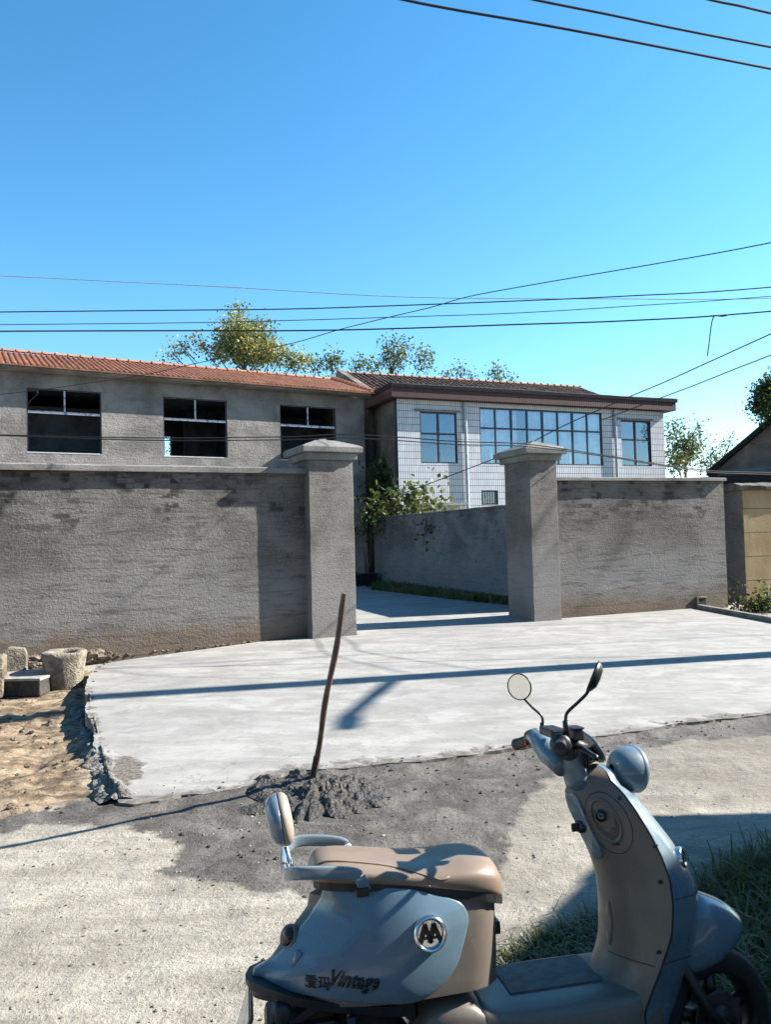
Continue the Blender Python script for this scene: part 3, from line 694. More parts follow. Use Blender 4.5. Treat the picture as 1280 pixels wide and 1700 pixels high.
for (a, b_, c, d) in wins:
    zt = d-(d-c)*.37
    m1 = MB().box((a, .05, zt-.035), (b_, .11, zt+.035)); fr = m1.build('window_frame', M['film'], hr)
    MB().box(((a+b_)/2-.022, .06, zt+.037), ((a+b_)/2+.022, .10, d-.04)).build('mullion', M['film'], fr)
    m2 = MB().box((a+.001, .045, d-.04), (b_-.001, .115, d-.001)).box((a+.001, .045, c+.001), (a+.035, .115, d-.041)).box((b_-.035, .045, c+.001), (b_-.001, .115, d-.041)); m2.build('frame_liner', M['alu'], fr)
    MB().box((a-.02, -.012, c-.028), (b_+.02-random.random()*.3, .10, c+.004)).build('sill', M['whiteframe'], hr, bevel=.004)
ev = MB().box((-.3, -.45, EZ+.005), (HL+.10, -.40, EZ+.10)).box((-.3, -.398, EZ+.005), (HL+.10, -.003, EZ+.08)); ev.build('eave_board', M['house'], hr)
rt = MB(); roof_tiles(rt, HL+.5, (-.56, EZ+.07), (HW/2, 8.02), .165, .32, .003, x0=-.3)
rt.build('roof', M['roof'], hr)
rt = MB(); roof_tiles(rt, HL+.5, (HW+.42, EZ+.12), (HW/2, 8.02), .4, .6, .004, x0=-.3); rt.build('rear_roof', M['roof'], hr)
rt = MB(); ridge_tiles(rt, -.3, HL+.2, HW/2, 8.10, .40, .085); rt.build('ridge_tiles', M['roof'], hr, smooth=True, auto=40)
rt = MB()   # verge tiles down the right gable edge
n = 11
for i in range(n):
    t0, t1 = i/n, (i+.97)/n
    pa = Vector((HL+.16, -.42+(HW/2+.42)*t0, EZ+.17+(8.07-EZ-.12)*t0+.035)); pb = Vector((HL+.16, -.42+(HW/2+.42)*t1, EZ+.17+(8.07-EZ-.12)*t1))
    rt.tube([pa, pb], [.085, .07], 8)
rt.build('verge_tiles', M['roof'], hr, smooth=True, auto=50)
MB().box((HL-.30, -.28, EZ-.04), (HL+.18, -.05, EZ+.003)).build('eave_bracket', M['cap'], hr)

# ---- white tiled house
WC = Vector((.50, 26.3)); wd_ = RD.copy(); WL = 12.15
wd_ = Vector((.926, .377)).normalized()
wr = empty('white_tiled_house', (WC.x, WC.y, 0), (0, 0, math.atan2(wd_.y, wd_.x)), 'white tiled house with a maroon eave band and brown roof behind the right pillar', 'house')
TZ = onp(660, 662, WC, wd_)[1]; BZ = onp(657, 643, WC-Vector((-wd_.y, wd_.x))*.3, wd_)[1]
def wwin(x0, y0, x1, y1):
    a, zt = onp(x0, y0, WC, wd_); _, zb = onp(x0, y1, WC, wd_); b_, _ = onp(x1, y1, WC, wd_); return [a, b_, zb, zt]
W1 = wwin(697, 681, 761, 767); W2 = wwin(796, 676, 1003, 770); W3 = wwin(1031, 699, 1083, 775); W4 = wwin(799, 814, 828, 838)
zb = (W1[2]+W2[2]+W3[2])/3
for w_ in (W1, W2, W3): w_[2] = zb
W2[3] = W2[3]; W3[3] = (W1[3]+W3[3])/2; W1[3] = W3[3]
ws = [tuple(q) for q in (W1, W2, W3, W4)]; print('W', ws, TZ, BZ)
holes_wall('facade', WL, TZ, .26, ws, M['wtile'], wr)
D1, D2 = 2.4, 9.7
for x in (0, WL-.2): MB().box((x, .262, -.2), (x+.2, D1, TZ)).build('side_wall', M['plaster'], wr)
RY = 6.06; RZ = 8.74; EZ2 = 7.12
for x in (-.16, WL-.0):
    gw = MB(); gw.add([(x, D1+.003, -.2), (x+.22, D1+.003, -.2), (x+.22, D2, -.2), (x, D2, -.2), (x, D1+.003, EZ2), (x+.22, D1+.003, EZ2), (x+.22, D2, EZ2), (x, D2, EZ2), (x, RY, RZ+.05), (x+.22, RY, RZ+.05)],
       [(0, 3, 2, 1), (0, 1, 5, 4), (2, 3, 7, 6), (1, 2, 6, 9, 5), (3, 0, 4, 8, 7), (4, 5, 9, 8), (6, 7, 8, 9)])
    gw.build('gable_wall', M['plaster'], wr)
MB().box((.3, D2-.2, -.2), (WL-.1, D2, 7.0)).build('back_wall', M['plaster'], wr)
MB().box((.3, 2.6, 3.1), (WL-.3, 2.7, TZ)).build('room_wall', M['room'], wr)
MB().box((.21, .27, 3.0), (WL-.21, 2.3, 3.15)).build('floor_slab', M['room'], wr)
bd2 = MB().box((-.32, -.36, TZ+.004), (WL+.35, -.02, BZ)).box((-.32, -.018, TZ+.004), (-.02, D1, BZ)).box((WL+.02, -.018, TZ+.004), (WL+.35, D1, BZ)); bd2.build('eave_band', M['rtile'], wr)
fr_ = MB(); rs = []
for i in range(50):
    x = -.36+(WL+.76)*i/49; e = .035*float(fbm(np.array([x]), np.array([4.]), 3, .9)[0])*2
    rs.append([(x, -.41, BZ+.003), (x, -.43, BZ+.13+e), (x, -.34, BZ+.17+e), (x, D1-.2, BZ+.18), (x, D1-.2, BZ+.003)])
fr_.rings(rs); fr_.build('flat_roof', M['bitumen'], wr)
rt = MB(); roof_tiles(rt, WL+.45, (D1-.5, EZ2-.17), (RY, RZ), .24, .33, .012, x0=.08); rt.build('roof', M['oldroof'], wr)
rt = MB(); roof_tiles(rt, WL+.45, (D2+.3, EZ2-.1), (RY, RZ), .4, .6, .01, x0=.08); rt.build('rear_roof', M['oldroof'], wr)
b = NB('lime_ridge'); 
rt = MB(); ridge_tiles(rt, .0, WL+.45, RY, RZ+.07, .38, .09); rt.build('ridge_tiles', m_roof('pale_ridge_tiles', (.40, .23, .15), (.52, .36, .26), (.30, .2, .15), .6), wr, smooth=True, auto=40)
vg = MB(); vg.add([(-.2, D1-.55, EZ2-.16), (.1, D1-.55, EZ2-.16), (.1, RY, RZ+.04), (-.2, RY, RZ+.04), (-.2, D1-.55, EZ2-.04), (.1, D1-.55, EZ2-.04), (.1, RY, RZ+.17), (-.2, RY, RZ+.17)],
    [(0, 3, 2, 1), (4, 5, 6, 7), (0, 1, 5, 4), (1, 2, 6, 5), (2, 3, 7, 6), (3, 0, 4, 7)]); vg.build('verge', M['plaster'], wr)
def glazed(root, a, b_, c, d, cols, split, lower_cols=None, curtain=True, sill=True):
    fw = .05
    m1 = MB().box((a, .05, c), (a+fw, .13, d)).box((b_-fw, .05, c), (b_, .13, d)).box((a+fw, .05, d-fw), (b_-fw, .13, d)).box((a+fw, .05, c), (b_-fw, .13, c+fw)); 
    zt = d-(d-c)*split
    if split: m1.box((a+fw, .045, zt-.03), (b_-fw, .135, zt+.03))
    for i in range(1, cols):
        x = a+(b_-a)*i/cols; tk = .035 if (cols == 2 or i % 2 == 0) else .022
        m1.box((x-tk, .048, zt+.031), (x+tk, .132, d-fw-.001)); m1.box((x-tk*.8, .052, c+fw+.001), (x+tk*.8, .128, zt-.031))
    w_ = m1.build('window', M['alu'], root)
    MB().add([(a+fw, .09, c+fw), (b_-fw, .09, c+fw), (b_-fw, .09, d-fw), (a+fw, .09, d-fw)], [(0, 1, 2, 3)]).build('pane', M['glass'], w_)
    if curtain:
        for (ca, cb, mt) in curtain:
            x0_, x1_ = a+(b_-a)*ca, a+(b_-a)*cb; mb = MB(); n = int((x1_-x0_)/.035); rs = []
            for i in range(n+1):
                x = x0_+(x1_-x0_)*i/n; y = .19+.03*math.sin(i*1.15)+.012*math.sin(i*.37); rs.append([(x, y, c-.05), (x, y, d+.02)])
            mb.rings(rs, closed=False, cap=False); mb.build('curtain', mt, w_, smooth=True)
    return w_
glazed(wr, *W1, 2, .42, curtain=[(0, .06, M['curtain'])])
glazed(wr, *W2, 8, .36, curtain=[(0, .3, M['curtain']), (.30, .40, M['curtain_d']), (.40, 1, M['curtain'])])
glazed(wr, *W3, 2, .42, curtain=[(.0, .12, M['curtain'])])
w_ = glazed(wr, *W4, 1, 0, curtain=[(0, 1, M['curtain_d'])])
gm = MB()
for i in range(7):
    x = W4[0]+(W4[1]-W4[0])*(i+.5)/7; gm.box((x-.012, .0, W4[2]), (x+.012, .02, W4[3]))
gm.build('grille', M['alu'], w_)
for (px, py) in [(770, 668), (1019, 684)]:
    s, _ = onp(px, py, WC, wd_)
    MB().tube([(s, -.09, TZ-.02), (s, -.09, TZ-.15), (s+.01, -.08, 3), (s, -.08, 0)], .06, 10).build('downpipe', M['pipe'], wr, smooth=True, auto=50)
for q in (W1, W3): MB().box((q[0]-.25, -.10, q[3]+.03), (q[1]+.12, -.002, q[3]+.075)).build('window_ledge', M['cap'], wr, bevel=.01)
sa, za = onp(700, 836, WC, wd_)
MB().box((sa-.5, -.55, za-.1), (sa+1.6, -.002, za)).build('canopy', M['kerb'], wr)

# ---- grey gable house far right
GP = at(1175, 790, 31.0); gd = Vector((.86, -.51)).normalized()
gr_ = empty('gable_house', (GP.x, GP.y, 0), (0, 0, math.atan2(gd.y, gd.x)), 'grey gable end of a low house with a dark roof edge at the right edge', 'house')
P2 = GP.to_2d()
s1, z1 = onp(1190, 776, P2, gd); s2, z2 = onp(1280, 700, P2, gd); slp = (z2-z1)/(s2-s1); print('gable slope', slp, s1, z1, s2, z2)
gwid = 10.0; apx = s1+gwid/2; apz = z1+slp*gwid/2
mb = MB(); mb.add([(s1+.05, 0, -.2), (s1+gwid-.05, 0, -.2), (s1+gwid-.05, 0, z1-.08), (apx, 0, apz-.1), (s1+.05, 0, z1-.08), (s1+.05, 8, -.2), (s1+gwid-.05, 8, -.2), (s1+gwid-.05, 8, z1-.08), (apx, 8, apz-.1), (s1+.05, 8, z1-.08)],
    [(0, 1, 2, 3, 4), (9, 8, 7, 6, 5), (0, 5, 6, 1), (1, 6, 7, 2), (2, 7, 8, 3), (3, 8, 9, 4), (4, 9, 5, 0)]); mb.build('gable_wall', M['plaster'], gr_)
def slab_roof(mb, pts, y0, y1, th):
    (xa, za), (xb, zb_) = pts
    mb.add([(xa, y0, za), (xb, y0, zb_), (xb, y1, zb_), (xa, y1, za), (xa, y0, za+th), (xb, y0, zb_+th), (xb, y1, zb_+th), (xa, y1, za+th)], [(0, 3, 2, 1), (4, 5, 6, 7), (0, 1, 5, 4), (1, 2, 6, 5), (2, 3, 7, 6), (3, 0, 4, 7)])
mb = MB(); slab_roof(mb, [(s1-.35, z1-.35*slp-.05), (apx, apz-.06)], -.35, 8.3, .2); mb.build('roof', M['bitumen'], gr_)
mb = MB(); slab_roof(mb, [(s1+gwid+.35, z1-.35*slp-.05), (apx+.003, apz-.06)], -.35, 8.3, .2); mb.build('rear_roof', M['bitumen'], gr_)
mb = MB().box((s1+.3, -.12, z1-.35), (s1+gwid, -.003, z1-.12)); mb.build('string_course', M['cap'], gr_)
mb = MB().box((s1-.5, -1.4, 2.55), (s1+gwid, -.003, z1-.45)); mb.build('lean_to', M['bitumen'], gr_)

# ================================================================ TREES AND PLANTS
def leaf_cloud(mb, blobs, size, mul=1.0):
    for (c, rad, n) in blobs:
        c = Vector(c); k = max(1, int(n*mul)//9)
        for _ in range(k):
            while True:
                q = Vector((random.uniform(-1, 1), random.uniform(-1, 1), random.uniform(-1, 1)))
                if q.length < 1: break
            q = q*(q.length**-.25 if q.length > .01 else 1); cc = c+Vector((q.x*rad[0], q.y*rad[1], q.z*rad[2])); sp = size*3.1
            for _ in range(9):
                p = cc+Vector((random.gauss(0, sp), random.gauss(0, sp), random.gauss(0, sp)))
                a = Vector((random.gauss(0, 1), random.gauss(0, 1), random.gauss(0, 1))).normalized(); b_ = a.orthogonal().normalized(); b_ = Matrix.Rotation(random.random()*6.28, 3, a) @ b_
                t = a.cross(b_); s = size*random.uniform(.6, 1.25); n0 = len(mb.v)
                mb.v += [p-b_*s, p+t*s*.75, p+b_*s*1.1, p-t*s*.75]; mb.f.append((n0, n0+1, n0+2, n0+3))
def tree(name, base, blobs_px, D, size, leafm, label, cat='tree', group=None, h0=None, trunk_r=.16):
    """blobs_px: (u, v, ru, rv, n) photo pixels taken at distance D"""
    bl = []; 
    for (u, v, ru, rv, n) in blobs_px:
        c = at(u, v, D+random.uniform(-1.0, 1.0)); k = D/FPX; bl.append((c, (ru*k, max(ru, rv)*k*.9, rv*k), n))
    bx = at(base, 800, D); root = empty(name, (bx.x, bx.y, 0), (0, 0, 0), label, cat, group)
    top = max(b_[0].z for b_ in bl); mb = MB(); tz = top*.9
    tp = [Vector((bx.x+.12*math.sin(i*1.3), bx.y+.1*math.cos(i), tz*i/8)) for i in range(9)]
    mb.tube(tp, [trunk_r*(1-.85*i/8)+.015 for i in range(9)], 8)
    for (c, rad, n) in bl:
        fz = max(1.0, c.z-rad[2]*1.2-abs(c.x-bx.x)*.9); s = Vector((bx.x, bx.y, min(fz, tz*.95)))
        mid = s.lerp(c, .55)+Vector((0, 0, -.1*(c-s).length)); mb.tube([s, mid, c, c+Vector((0, 0, rad[2]*.9))], [.05, .035, .018, .006], 5)
        for _ in range(max(3, n//60)):
            e = c+Vector((random.uniform(-1, 1)*rad[0], random.uniform(-1, 1)*rad[1], random.uniform(-.6, 1)*rad[2])); mb.tube([c.lerp(s, .25), c.lerp(e, .5)+Vector((0, 0, .05)), e], [.014, .009, .004], 4)
    mb.build('trunk', M['bark'], root, world=True, smooth=True)
    mb = MB(); leaf_cloud(mb, bl, size, 2.5); mb.build('crown', leafm, root, world=True)
    return root
G = 'trees behind the houses'
tree('poplar_tree', 408, [(392, 545, 9, 34, 260), (404, 560, 10, 36, 330), (380, 565, 9, 26, 220), (415, 568, 10, 30, 240), (392, 580, 22, 18, 360), (366, 560, 7, 22, 80), (360, 588, 14, 12, 130), (430, 562, 8, 28, 130), (441, 575, 10, 26, 210), (455, 585, 10, 18, 150), (443, 538, 8, 14, 26), (425, 545, 7, 16, 36), (372, 536, 8, 12, 22), (396, 512, 4, 9, 26), (470, 592, 10, 14, 110), (490, 598, 12, 10, 110), (505, 600, 9, 8, 50), (425, 595, 30, 12, 300), (300, 575, 14, 13, 60), (332, 570, 12, 14, 60), (283, 588, 12, 8, 36)], 40, .085, M['leaf_y'], 'tall yellow-green poplar rising behind the orange tile roof', group=G)
tree('poplar_tree', 552, [(552, 602, 16, 16, 200), (520, 605, 14, 10, 90), (596, 605, 12, 12, 100)], 41, .075, M['leaf_g'], 'small dark poplar crown in the gap between the two house roofs', group=G)
tree('poplar_tree', 655, [(655, 600, 20, 20, 260), (642, 575, 14, 16, 60), (675, 575, 16, 16, 60), (705, 600, 14, 18, 150), (622, 605, 12, 12, 80), (655, 568, 8, 8, 24)], 42, .075, M['leaf_g'], 'airy poplar top above the left end of the brown tile roof', group=G)
tree('poplar_tree', 768, [(765, 618, 12, 10, 60), (742, 622, 8, 7, 36), (782, 624, 8, 7, 30)], 43, .075, M['leaf_g'], 'sparse twig-like treetop above the middle of the brown roof', group=G)
tree('poplar_tree', 828, [(826, 622, 11, 15, 110), (850, 632, 7, 5, 30)], 43, .075, M['leaf_g'], 'small pointed treetop, rightmost above the brown roof ridge', group=G)
tree('poplar_tree', 1138, [(1135, 750, 26, 24, 520), (1120, 715, 14, 16, 110), (1152, 735, 14, 24, 160), (1160, 705, 7, 10, 24), (1125, 770, 16, 14, 200)], 44, .08, M['leaf_g'], 'green poplar just right of the white tiled house', group=G)
tree('wispy_tree', 1192, [(1190, 755, 20, 20, 150), (1212, 738, 12, 14, 60), (1180, 772, 16, 12, 160)], 48, .07, M['leaf_g'], 'wispy pale tree beyond the gap, left of the dark gable roof', group=G)
tree('dense_tree', 1300, [(1275, 650, 14, 12, 420), (1268, 670, 18, 14, 520), (1290, 640, 20, 20, 600), (1262, 655, 8, 6, 70), (1300, 680, 34, 30, 900)], 30, .06, M['leaf_d'], 'dark dense tree cut by the right edge above the gable roof', group=G, trunk_r=.2)
tree('poplar_tree', 340, [(335, 720, 60, 60, 700)], 46, .09, M['leaf_g'], 'poplar glimpsed through the middle empty window of the grey house', group=G)
for i, (u, v0, v1) in enumerate([(1165, 735, 700), (1196, 745, 702), (1205, 745, 700), (1222, 740, 705)]):
    pass

# vines at the courtyard wall
def plant(name, blobs, D, size, mat, label, cat, stems=None, base=None):
    bl = [(at(u, v, D_ if D_ else D), (ru*D/FPX, dr_, rv*D/FPX), n) for (u, v, ru, rv, n, D_, dr_) in blobs]
    b0 = base or Vector((bl[0][0].x, bl[0][0].y, 0)); root = empty(name, b0, (0, 0, 0), label, cat)
    mb = MB()
    for (c, rad, n) in bl: 
        s = Vector((b0[0], b0[1], b0[2]+.02)); mb.tube([s, s.lerp(c, .5)+Vector((0, 0, .1)), c], [.025, .015, .006], 5)
    mb.build('stem', M['bark'], root, world=True, smooth=True)
    mb = MB(); leaf_cloud(mb, bl, size); mb.build('foliage', mat, root, world=True); return root
plant('grape_vine', [(633, 800, 9, 22, 520, 27.3, .25), (634, 835, 14, 18, 620, 27.2, .25), (655, 838, 10, 9, 150, 25.4, .2), (676, 838, 12, 6, 90, 25.0, .2), (700, 820, 10, 9, 44, 24.6, .15), (715, 800, 6, 6, 22, 24.4, .1), (690, 842, 18, 8, 200, 24.3, .2), (720, 842, 16, 5, 100, 23.2, .15), (626, 848, 8, 8, 90, 25.4, .2)], 25, .10, M['leaf_v'],
      'leafy vine climbing at the corner of the white tiled house above the courtyard wall', 'vine')
plant('wall_creeper', [(606, 864, 8, 6, 90, 25.3, .12), (620, 862, 12, 5, 110, 25.0, .1), (601, 884, 3, 8, 24, 25.4, .05), (624, 884, 2, 14, 24, 24.9, .04)], 25, .07, M['leaf_v'],
      'creeper hanging over the far left end of the shaded courtyard wall', 'vine')
plant('ivy_strand', [(708, 868, 2.5, 5, 18, 21.33, .02), (706, 880, 2, 5, 14, 21.3, .02), (707, 892, 2.5, 5, 16, 21.25, .02), (703, 902, 2, 4, 9, 21.3, .02)], 21, .055, M['leaf_d'], 'thin dark ivy strand hanging on the middle of the courtyard wall', 'vine', base=at(708, 866, 21.35))
plant('shrub', [(1266, 1006, 18, 14, 520, 14.7, .3), (1285, 992, 20, 16, 420, 14.8, .3), (1240, 1012, 12, 8, 160, 14.7, .2)], 14.7, .035, M['leaf_d'], 'dark leafy shrub at the foot of the beige wall', 'shrub')
plant('dry_weed', [(1224, 972, 4, 3, 16, 15.0, .05), (1220, 1000, 7, 10, 30, 14.9, .08), (1228, 1012, 10, 5, 50, 14.8, .08)], 15, .03, M['leaf_v'], 'tall dry weed with one green tuft between the grey wall and the beige wall', 'weed')

# grass (uncountable)
def grass(name, n, sampler, hmin, hmax, label, zf=gz, wdt=.004, lean=.5, mat=None):
    mb = MB(); xs, ys = sampler(n); zs = zf(xs, ys)
    for i in range(n):
        x, y, z = xs[i], ys[i], zs[i]; h = random.uniform(hmin, hmax)*(.6+.4*random.random()); a = random.random()*6.28; l = random.gauss(0, lean)*h
        b0 = Vector((x, y, z-.01)); dr_ = Vector((math.cos(a), math.sin(a), 0)); sd_ = Vector((-dr_.y, dr_.x, 0))*wdt*random.uniform(.6, 1.3)
        q = [b0, b0+dr_*l*.25+Vector((0, 0, h*.5)), b0+dr_*l*.75+Vector((0, 0, h*.85)), b0+dr_*l*1.5+Vector((0, 0, h*(.95-abs(l)/h*.4)))]
        n0 = len(mb.v); mb.v += [q[0]-sd_, q[0]+sd_, q[1]-sd_, q[1]+sd_, q[2]-sd_*.7, q[2]+sd_*.7, q[3]]
        mb.f += [(n0, n0+1, n0+3, n0+2), (n0+2, n0+3, n0+5, n0+4), (n0+4, n0+5, n0+6)]
    return tag(mb.build(name, mat or M['grass']), label, 'grass', kind='stuff')
def clumpy(poly, dens=.08, sc=3.): return in_poly(poly, dens, sc)
gp_near = [g(*p).to_2d() for p in [(800,1640),(818,1600),(835,1575),(900,1555),(985,1520),(1090,1540),(1090,1640),(1000,1660),(900,1660)]]
gp_right = [g(*p).to_2d() for p in [(1130,1560),(1150,1470),(1200,1430),(1260,1405),(1420,1370),(2400,1500),(2400,2300),(1150,2300)]]
grass('grass', 5200, clumpy(gp_near, .02), .03, .11, 'low dry and green grass behind the scooter floorboard', lean=1.0)
grass('grass', 9500, clumpy(gp_right, .02), .05, .24, 'long dark grass at the lower right around the front wheel', lean=1.0)
def ver(n):
    o = []
    for _ in range(n):
        t = random.random(); q = random.random(); p = Vector(IW0).lerp(Vector(IW1), t); f0 = g(838, 1004).to_2d().lerp(g(616, 979).to_2d(), t); o.append(p.lerp(f0, q*.95))
    return np.array([p.x for p in o]), np.array([p.y for p in o])
grass('grass', 6000, ver, .08, .32, 'shaded grass verge along the foot of the courtyard wall', zf=lambda x, y: np.full(len(x), -.03), wdt=.012)

# ================================================================ SMALL THINGS
def px_root(name, u, v, label, cat, z=0.0, rz=0, rx=0, ry=0, group=None):
    p = g(u, v, z); return empty(name, (p.x, p.y, z), (rx, ry, rz), label, cat, group)
# stone mortar
zg = -.14; c = g(107, 1140, zg); mr = empty('stone_mortar', (c.x, c.y, zg-.03), (0, 0, .2), 'tan carved stone mortar with a hollow top, standing at the corner of the driveway', 'stone mortar')
def stone_mesh(prof, n, seed, amp=.02, cx=None):
    mb = MB(); rs = []
    for k, (r, z) in enumerate(prof):
        ring = []
        for j in range(n):
            t = 2*math.pi*j/n; fq = 1+amp*8*float(fbm(np.array([math.cos(t)*1.2+seed]), np.array([math.sin(t)*1.2+z*2.5]), 4, 1.6)[0])
            sq = 1/(max(abs(math.cos(t)), abs(math.sin(t))))**.25
            ring.append((math.cos(t)*r*fq*sq, math.sin(t)*r*fq*sq, z+.02*float(fbm(np.array([t]), np.array([seed+r*9]), 3, 1.1)[0])*2*(1 if k > 3 else 0)))
        rs.append(ring)
    mb.rings(rs, cap=True); return mb
mb = stone_mesh([(.19, 0), (.205, .03), (.225, .15), (.245, .30), (.262, .41), (.268, .45), (.262, .475), (.235, .485), (.16, .475), (.135, .45), (.11, .36), (.05, .30)], 40, 3, .022)
mb.build('bowl_block', M['stone'], mr, smooth=True, auto=50)
c = g(25, 1120, -.12); c = at(23, 1115, 9.55)
rb = empty('rough_stone', (c.x, c.y, -.12), (0, 0, .35), 'small rough-hewn stone block standing on the slab left of the stone mortar', 'stone block')
mb = MB(); mb.rings([[(-.15, -.1, 0), (.15, -.1, 0), (.15, .1, 0), (-.15, .1, 0)], [(-.15, -.1, .27), (.155, -.1, .25), (.15, .1, .25), (-.15, .1, .27)], [(-.06, -.08, .36), (.13, -.09, .33), (.12, .08, .33), (-.06, .08, .36)]])
o = mb.build('hewn_block', M['stone'], rb, bevel=.012); o.location.z = .12
c = at(52, 1122, 9.15)
sb = empty('stone_slab', (c.x, c.y, -.16), (0, 0, -.06), 'flat pale stone slab lying behind the mortar with its front side in shade', 'stone slab')
MB().box((-.62, -.22, 0), (.22, .40, .185)).build('slab_block', m_cem('stained_shaded_stone', (.03, .027, .022), (.09, .08, .065), .9, 12), sb, bevel=.012)  # near-black body colour carries the shade on the slab's stained sides
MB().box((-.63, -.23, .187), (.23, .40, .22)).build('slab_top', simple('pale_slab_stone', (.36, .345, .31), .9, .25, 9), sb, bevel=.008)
c = at(-12, 1125, 9.0)
db = empty('dark_stone', (c.x, c.y, -.16), (0, 0, .3), 'dark upright stone cut off by the left edge', 'stone block')
MB().box((-.3, -.2, 0), (.14, .1, .50)).build('stone_body', M['rubble'], db, bevel=.03)
c = at(603, 958, 25.3)
tb = empty('dark_trough', (c.x, c.y, 0), (0, 0, math.atan2(hd.y, hd.x)), 'black low box at the foot of the grey house, seen through the gateway', 'trough')
MB().box((-.6, -.3, -.05), (.38, .3, .36)).build('box_body', M['blackp'], tb, bevel=.01); MB().box((-.62, -.32, .363), (.40, .32, .40)).build('lid', M['alu'], tb, bevel=.006)

# shovel stuck in the mortar
sb0 = g(521, 1296); sb0.z = .05; st = at(573, 984, sb0.y-.56)
sh = empty('shovel', sb0, (0, 0, 0), 'shovel with a worn brown wooden handle standing upright in the mortar heap', 'shovel')
v_ = (st-sb0); n = 12; mb = MB(); mb.tube([sb0+v_*(i/n)+Vector((.006*math.sin(i*.9), 0, 0)) for i in range(n+1)], [.0195+.0015*math.sin(i*1.7) for i in range(n)]+[.016], 10); 
mb.build('handle', M['wood'], sh, world=True, smooth=True, auto=60)
u = v_.normalized(); rt_ = Vector((u.z, 0, -u.x)).normalized()
mb = MB(); mb.tube([sb0-u*.10, sb0+u*.14], [.024, .021], 10); mb.build('socket', M['rust'], sh, world=True, smooth=True, auto=60)
mb = MB(); bn_ = u.cross(rt_); rs = []
for k in range(7):
    t = k/6; wdt = .12*(1-.35*t**3) if k < 6 else .05; rs.append([sb0-u*(.06+.26*t)+rt_*wdt*(q-2)/2+bn_*(-.02*(1-((q-2)/2)**2)) for q in range(5)])
mb.rings(rs, closed=False, cap=False); mb.build('blade', M['rust'], sh, world=True, smooth=True, solid=.004)

# ================================================================ CABLES AND POLE
def crom(P, n=10):
    out = []
    for i in range(len(P)-1):
        p0 = P[max(i-1, 0)]; p1 = P[i]; p2 = P[i+1]; p3 = P[min(i+2, len(P)-1)]
        for k in range(n):
            t = k/n; out.append(.5*((2*p1)+(p2-p0)*t+(2*p0-5*p1+4*p2-p3)*t*t+(3*p1-p0-3*p2+p3)*t**3))
    return out+[P[-1]]
def cable(P, r, label, mat=None, group='overhead cables', name='overhead_cable'):
    P = [Vector(p) for p in P]; mb = MB(); mb.tube(crom(P, 8), r, 6)
    o = mb.build(name, mat or M['cable'], loc=P[0], smooth=True); tag(o, label, 'cable', group); return o
def cpx(pts, D, r, label, mat=None, D2=None, end=None, **kw):
    return cable([at(u, v, D+((D2 or D)-D)*(u/1280)) for u, v in pts]+([Vector(end)] if end else []), r, label, mat, **kw)
for pts, r, lb_ in (([(500,-40),(668,-1),(760,17),(900,41),(1060,71),(1290,116),(1500,155)], .0115, 'thick black cable crossing the top right corner, lowest of the three there'),
                 ([(700,-42),(885,-1),(1010,24),(1130,49),(1290,80),(1500,120)], .0105, 'black cable in the top right corner, middle one of the three there'),
                 ([(1000,-45),(1177,-1),(1230,10),(1290,24),(1500,70)], .0105, 'cable cutting the very top right corner, highest of the three there')):
    cable([g(u, v, 6.3) for u, v in pts], r, lb_)
X = 11.2
cpx([(-700,558),(-200,552),(0,550),(300,549),(480,549),(640,546),(850,539),(1050,532),(1290,516),(2000,450)], X, .0115, 'thickest black horizontal cable, lowest of the group, with a stub hanging from it')
cpx([(-700,535),(-200,521),(0,518),(300,515),(480,513),(640,508),(850,500),(1050,491),(1290,476),(2000,410)], X+4, .0125, 'black horizontal cable second above the orange roof ridge, crossing the top of the yellow poplar')
cpx([(-700,545),(-200,541),(0,539),(300,536),(480,532),(640,527),(850,520),(1050,508),(1290,491),(2000,430)], X+4.2, .0085, 'thin cable midway between the two thick horizontal cables')
cpx([(-700,425),(-200,450),(0,458),(200,468),(400,478),(600,490),(760,495),(1000,496),(1290,495),(2000,470)], X+5, .0085, 'thin pale cable sagging highest across the left sky', M['cablew'])
cpx([(0,655),(60,648),(140,637),(240,622),(340,600),(480,571),(560,548),(640,528),(720,509),(780,492),(900,470),(1100,436),(1290,401)], 19.5, .009, 'service cable rising diagonally from the first empty window to the right edge', D2=11, end=(9.5, 10.45, 6.4))
cpx([(-700,705),(-200,717),(0,722),(250,727),(480,725),(560,721),(640,724),(760,733),(870,737),(1000,755),(1130,775),(1290,785),(2000,790)], 9.6, .008, 'upper of the two low cables passing in front of the pillar caps', D2=11.5)
cpx([(-700,708),(-200,719),(0,723),(250,731),(480,730),(560,727),(640,730),(760,738),(870,741),(1000,757),(1130,777),(1290,788),(2000,793)], 9.65, .008, 'lower of the two low cables passing in front of the pillar caps', D2=11.6)
cpx([(590,850),(640,830),(760,785),(860,745),(940,705),(1040,661),(1100,636),(1180,600),(1290,550)], 25.5, .011, 'diagonal cable dropping from the right edge across the white tiled house to the vine', D2=12, end=(9.5, 10.5, 6.05))
cpx([(1000,697),(1080,667),(1150,641),(1220,613),(1290,586)], 26, .010, 'thinner lower diagonal cable ending at the right end of the maroon eave', D2=12, end=(9.5, 10.5, 5.5))
e0 = at(1186, 524, X)
cpx([(1186, 524), (1182, 538), (1178, 570), (1175, 591)], X, .009, 'short loose stub hanging down from the thick horizontal cable at the right', name='hanging_cable_stub')
cpx([(1180, 524.5), (1190, 524), (1200, 525), (1209, 523)], X-.02, .011, 'dark splice tied on the thick horizontal cable above the hanging stub', name='cable_splice')
cpx([(42, 646), (62, 651), (50, 665), (45, 672)], 19.4, .009, 'loose cable end drooping at the corner of the first empty window', name='loose_cable_end')

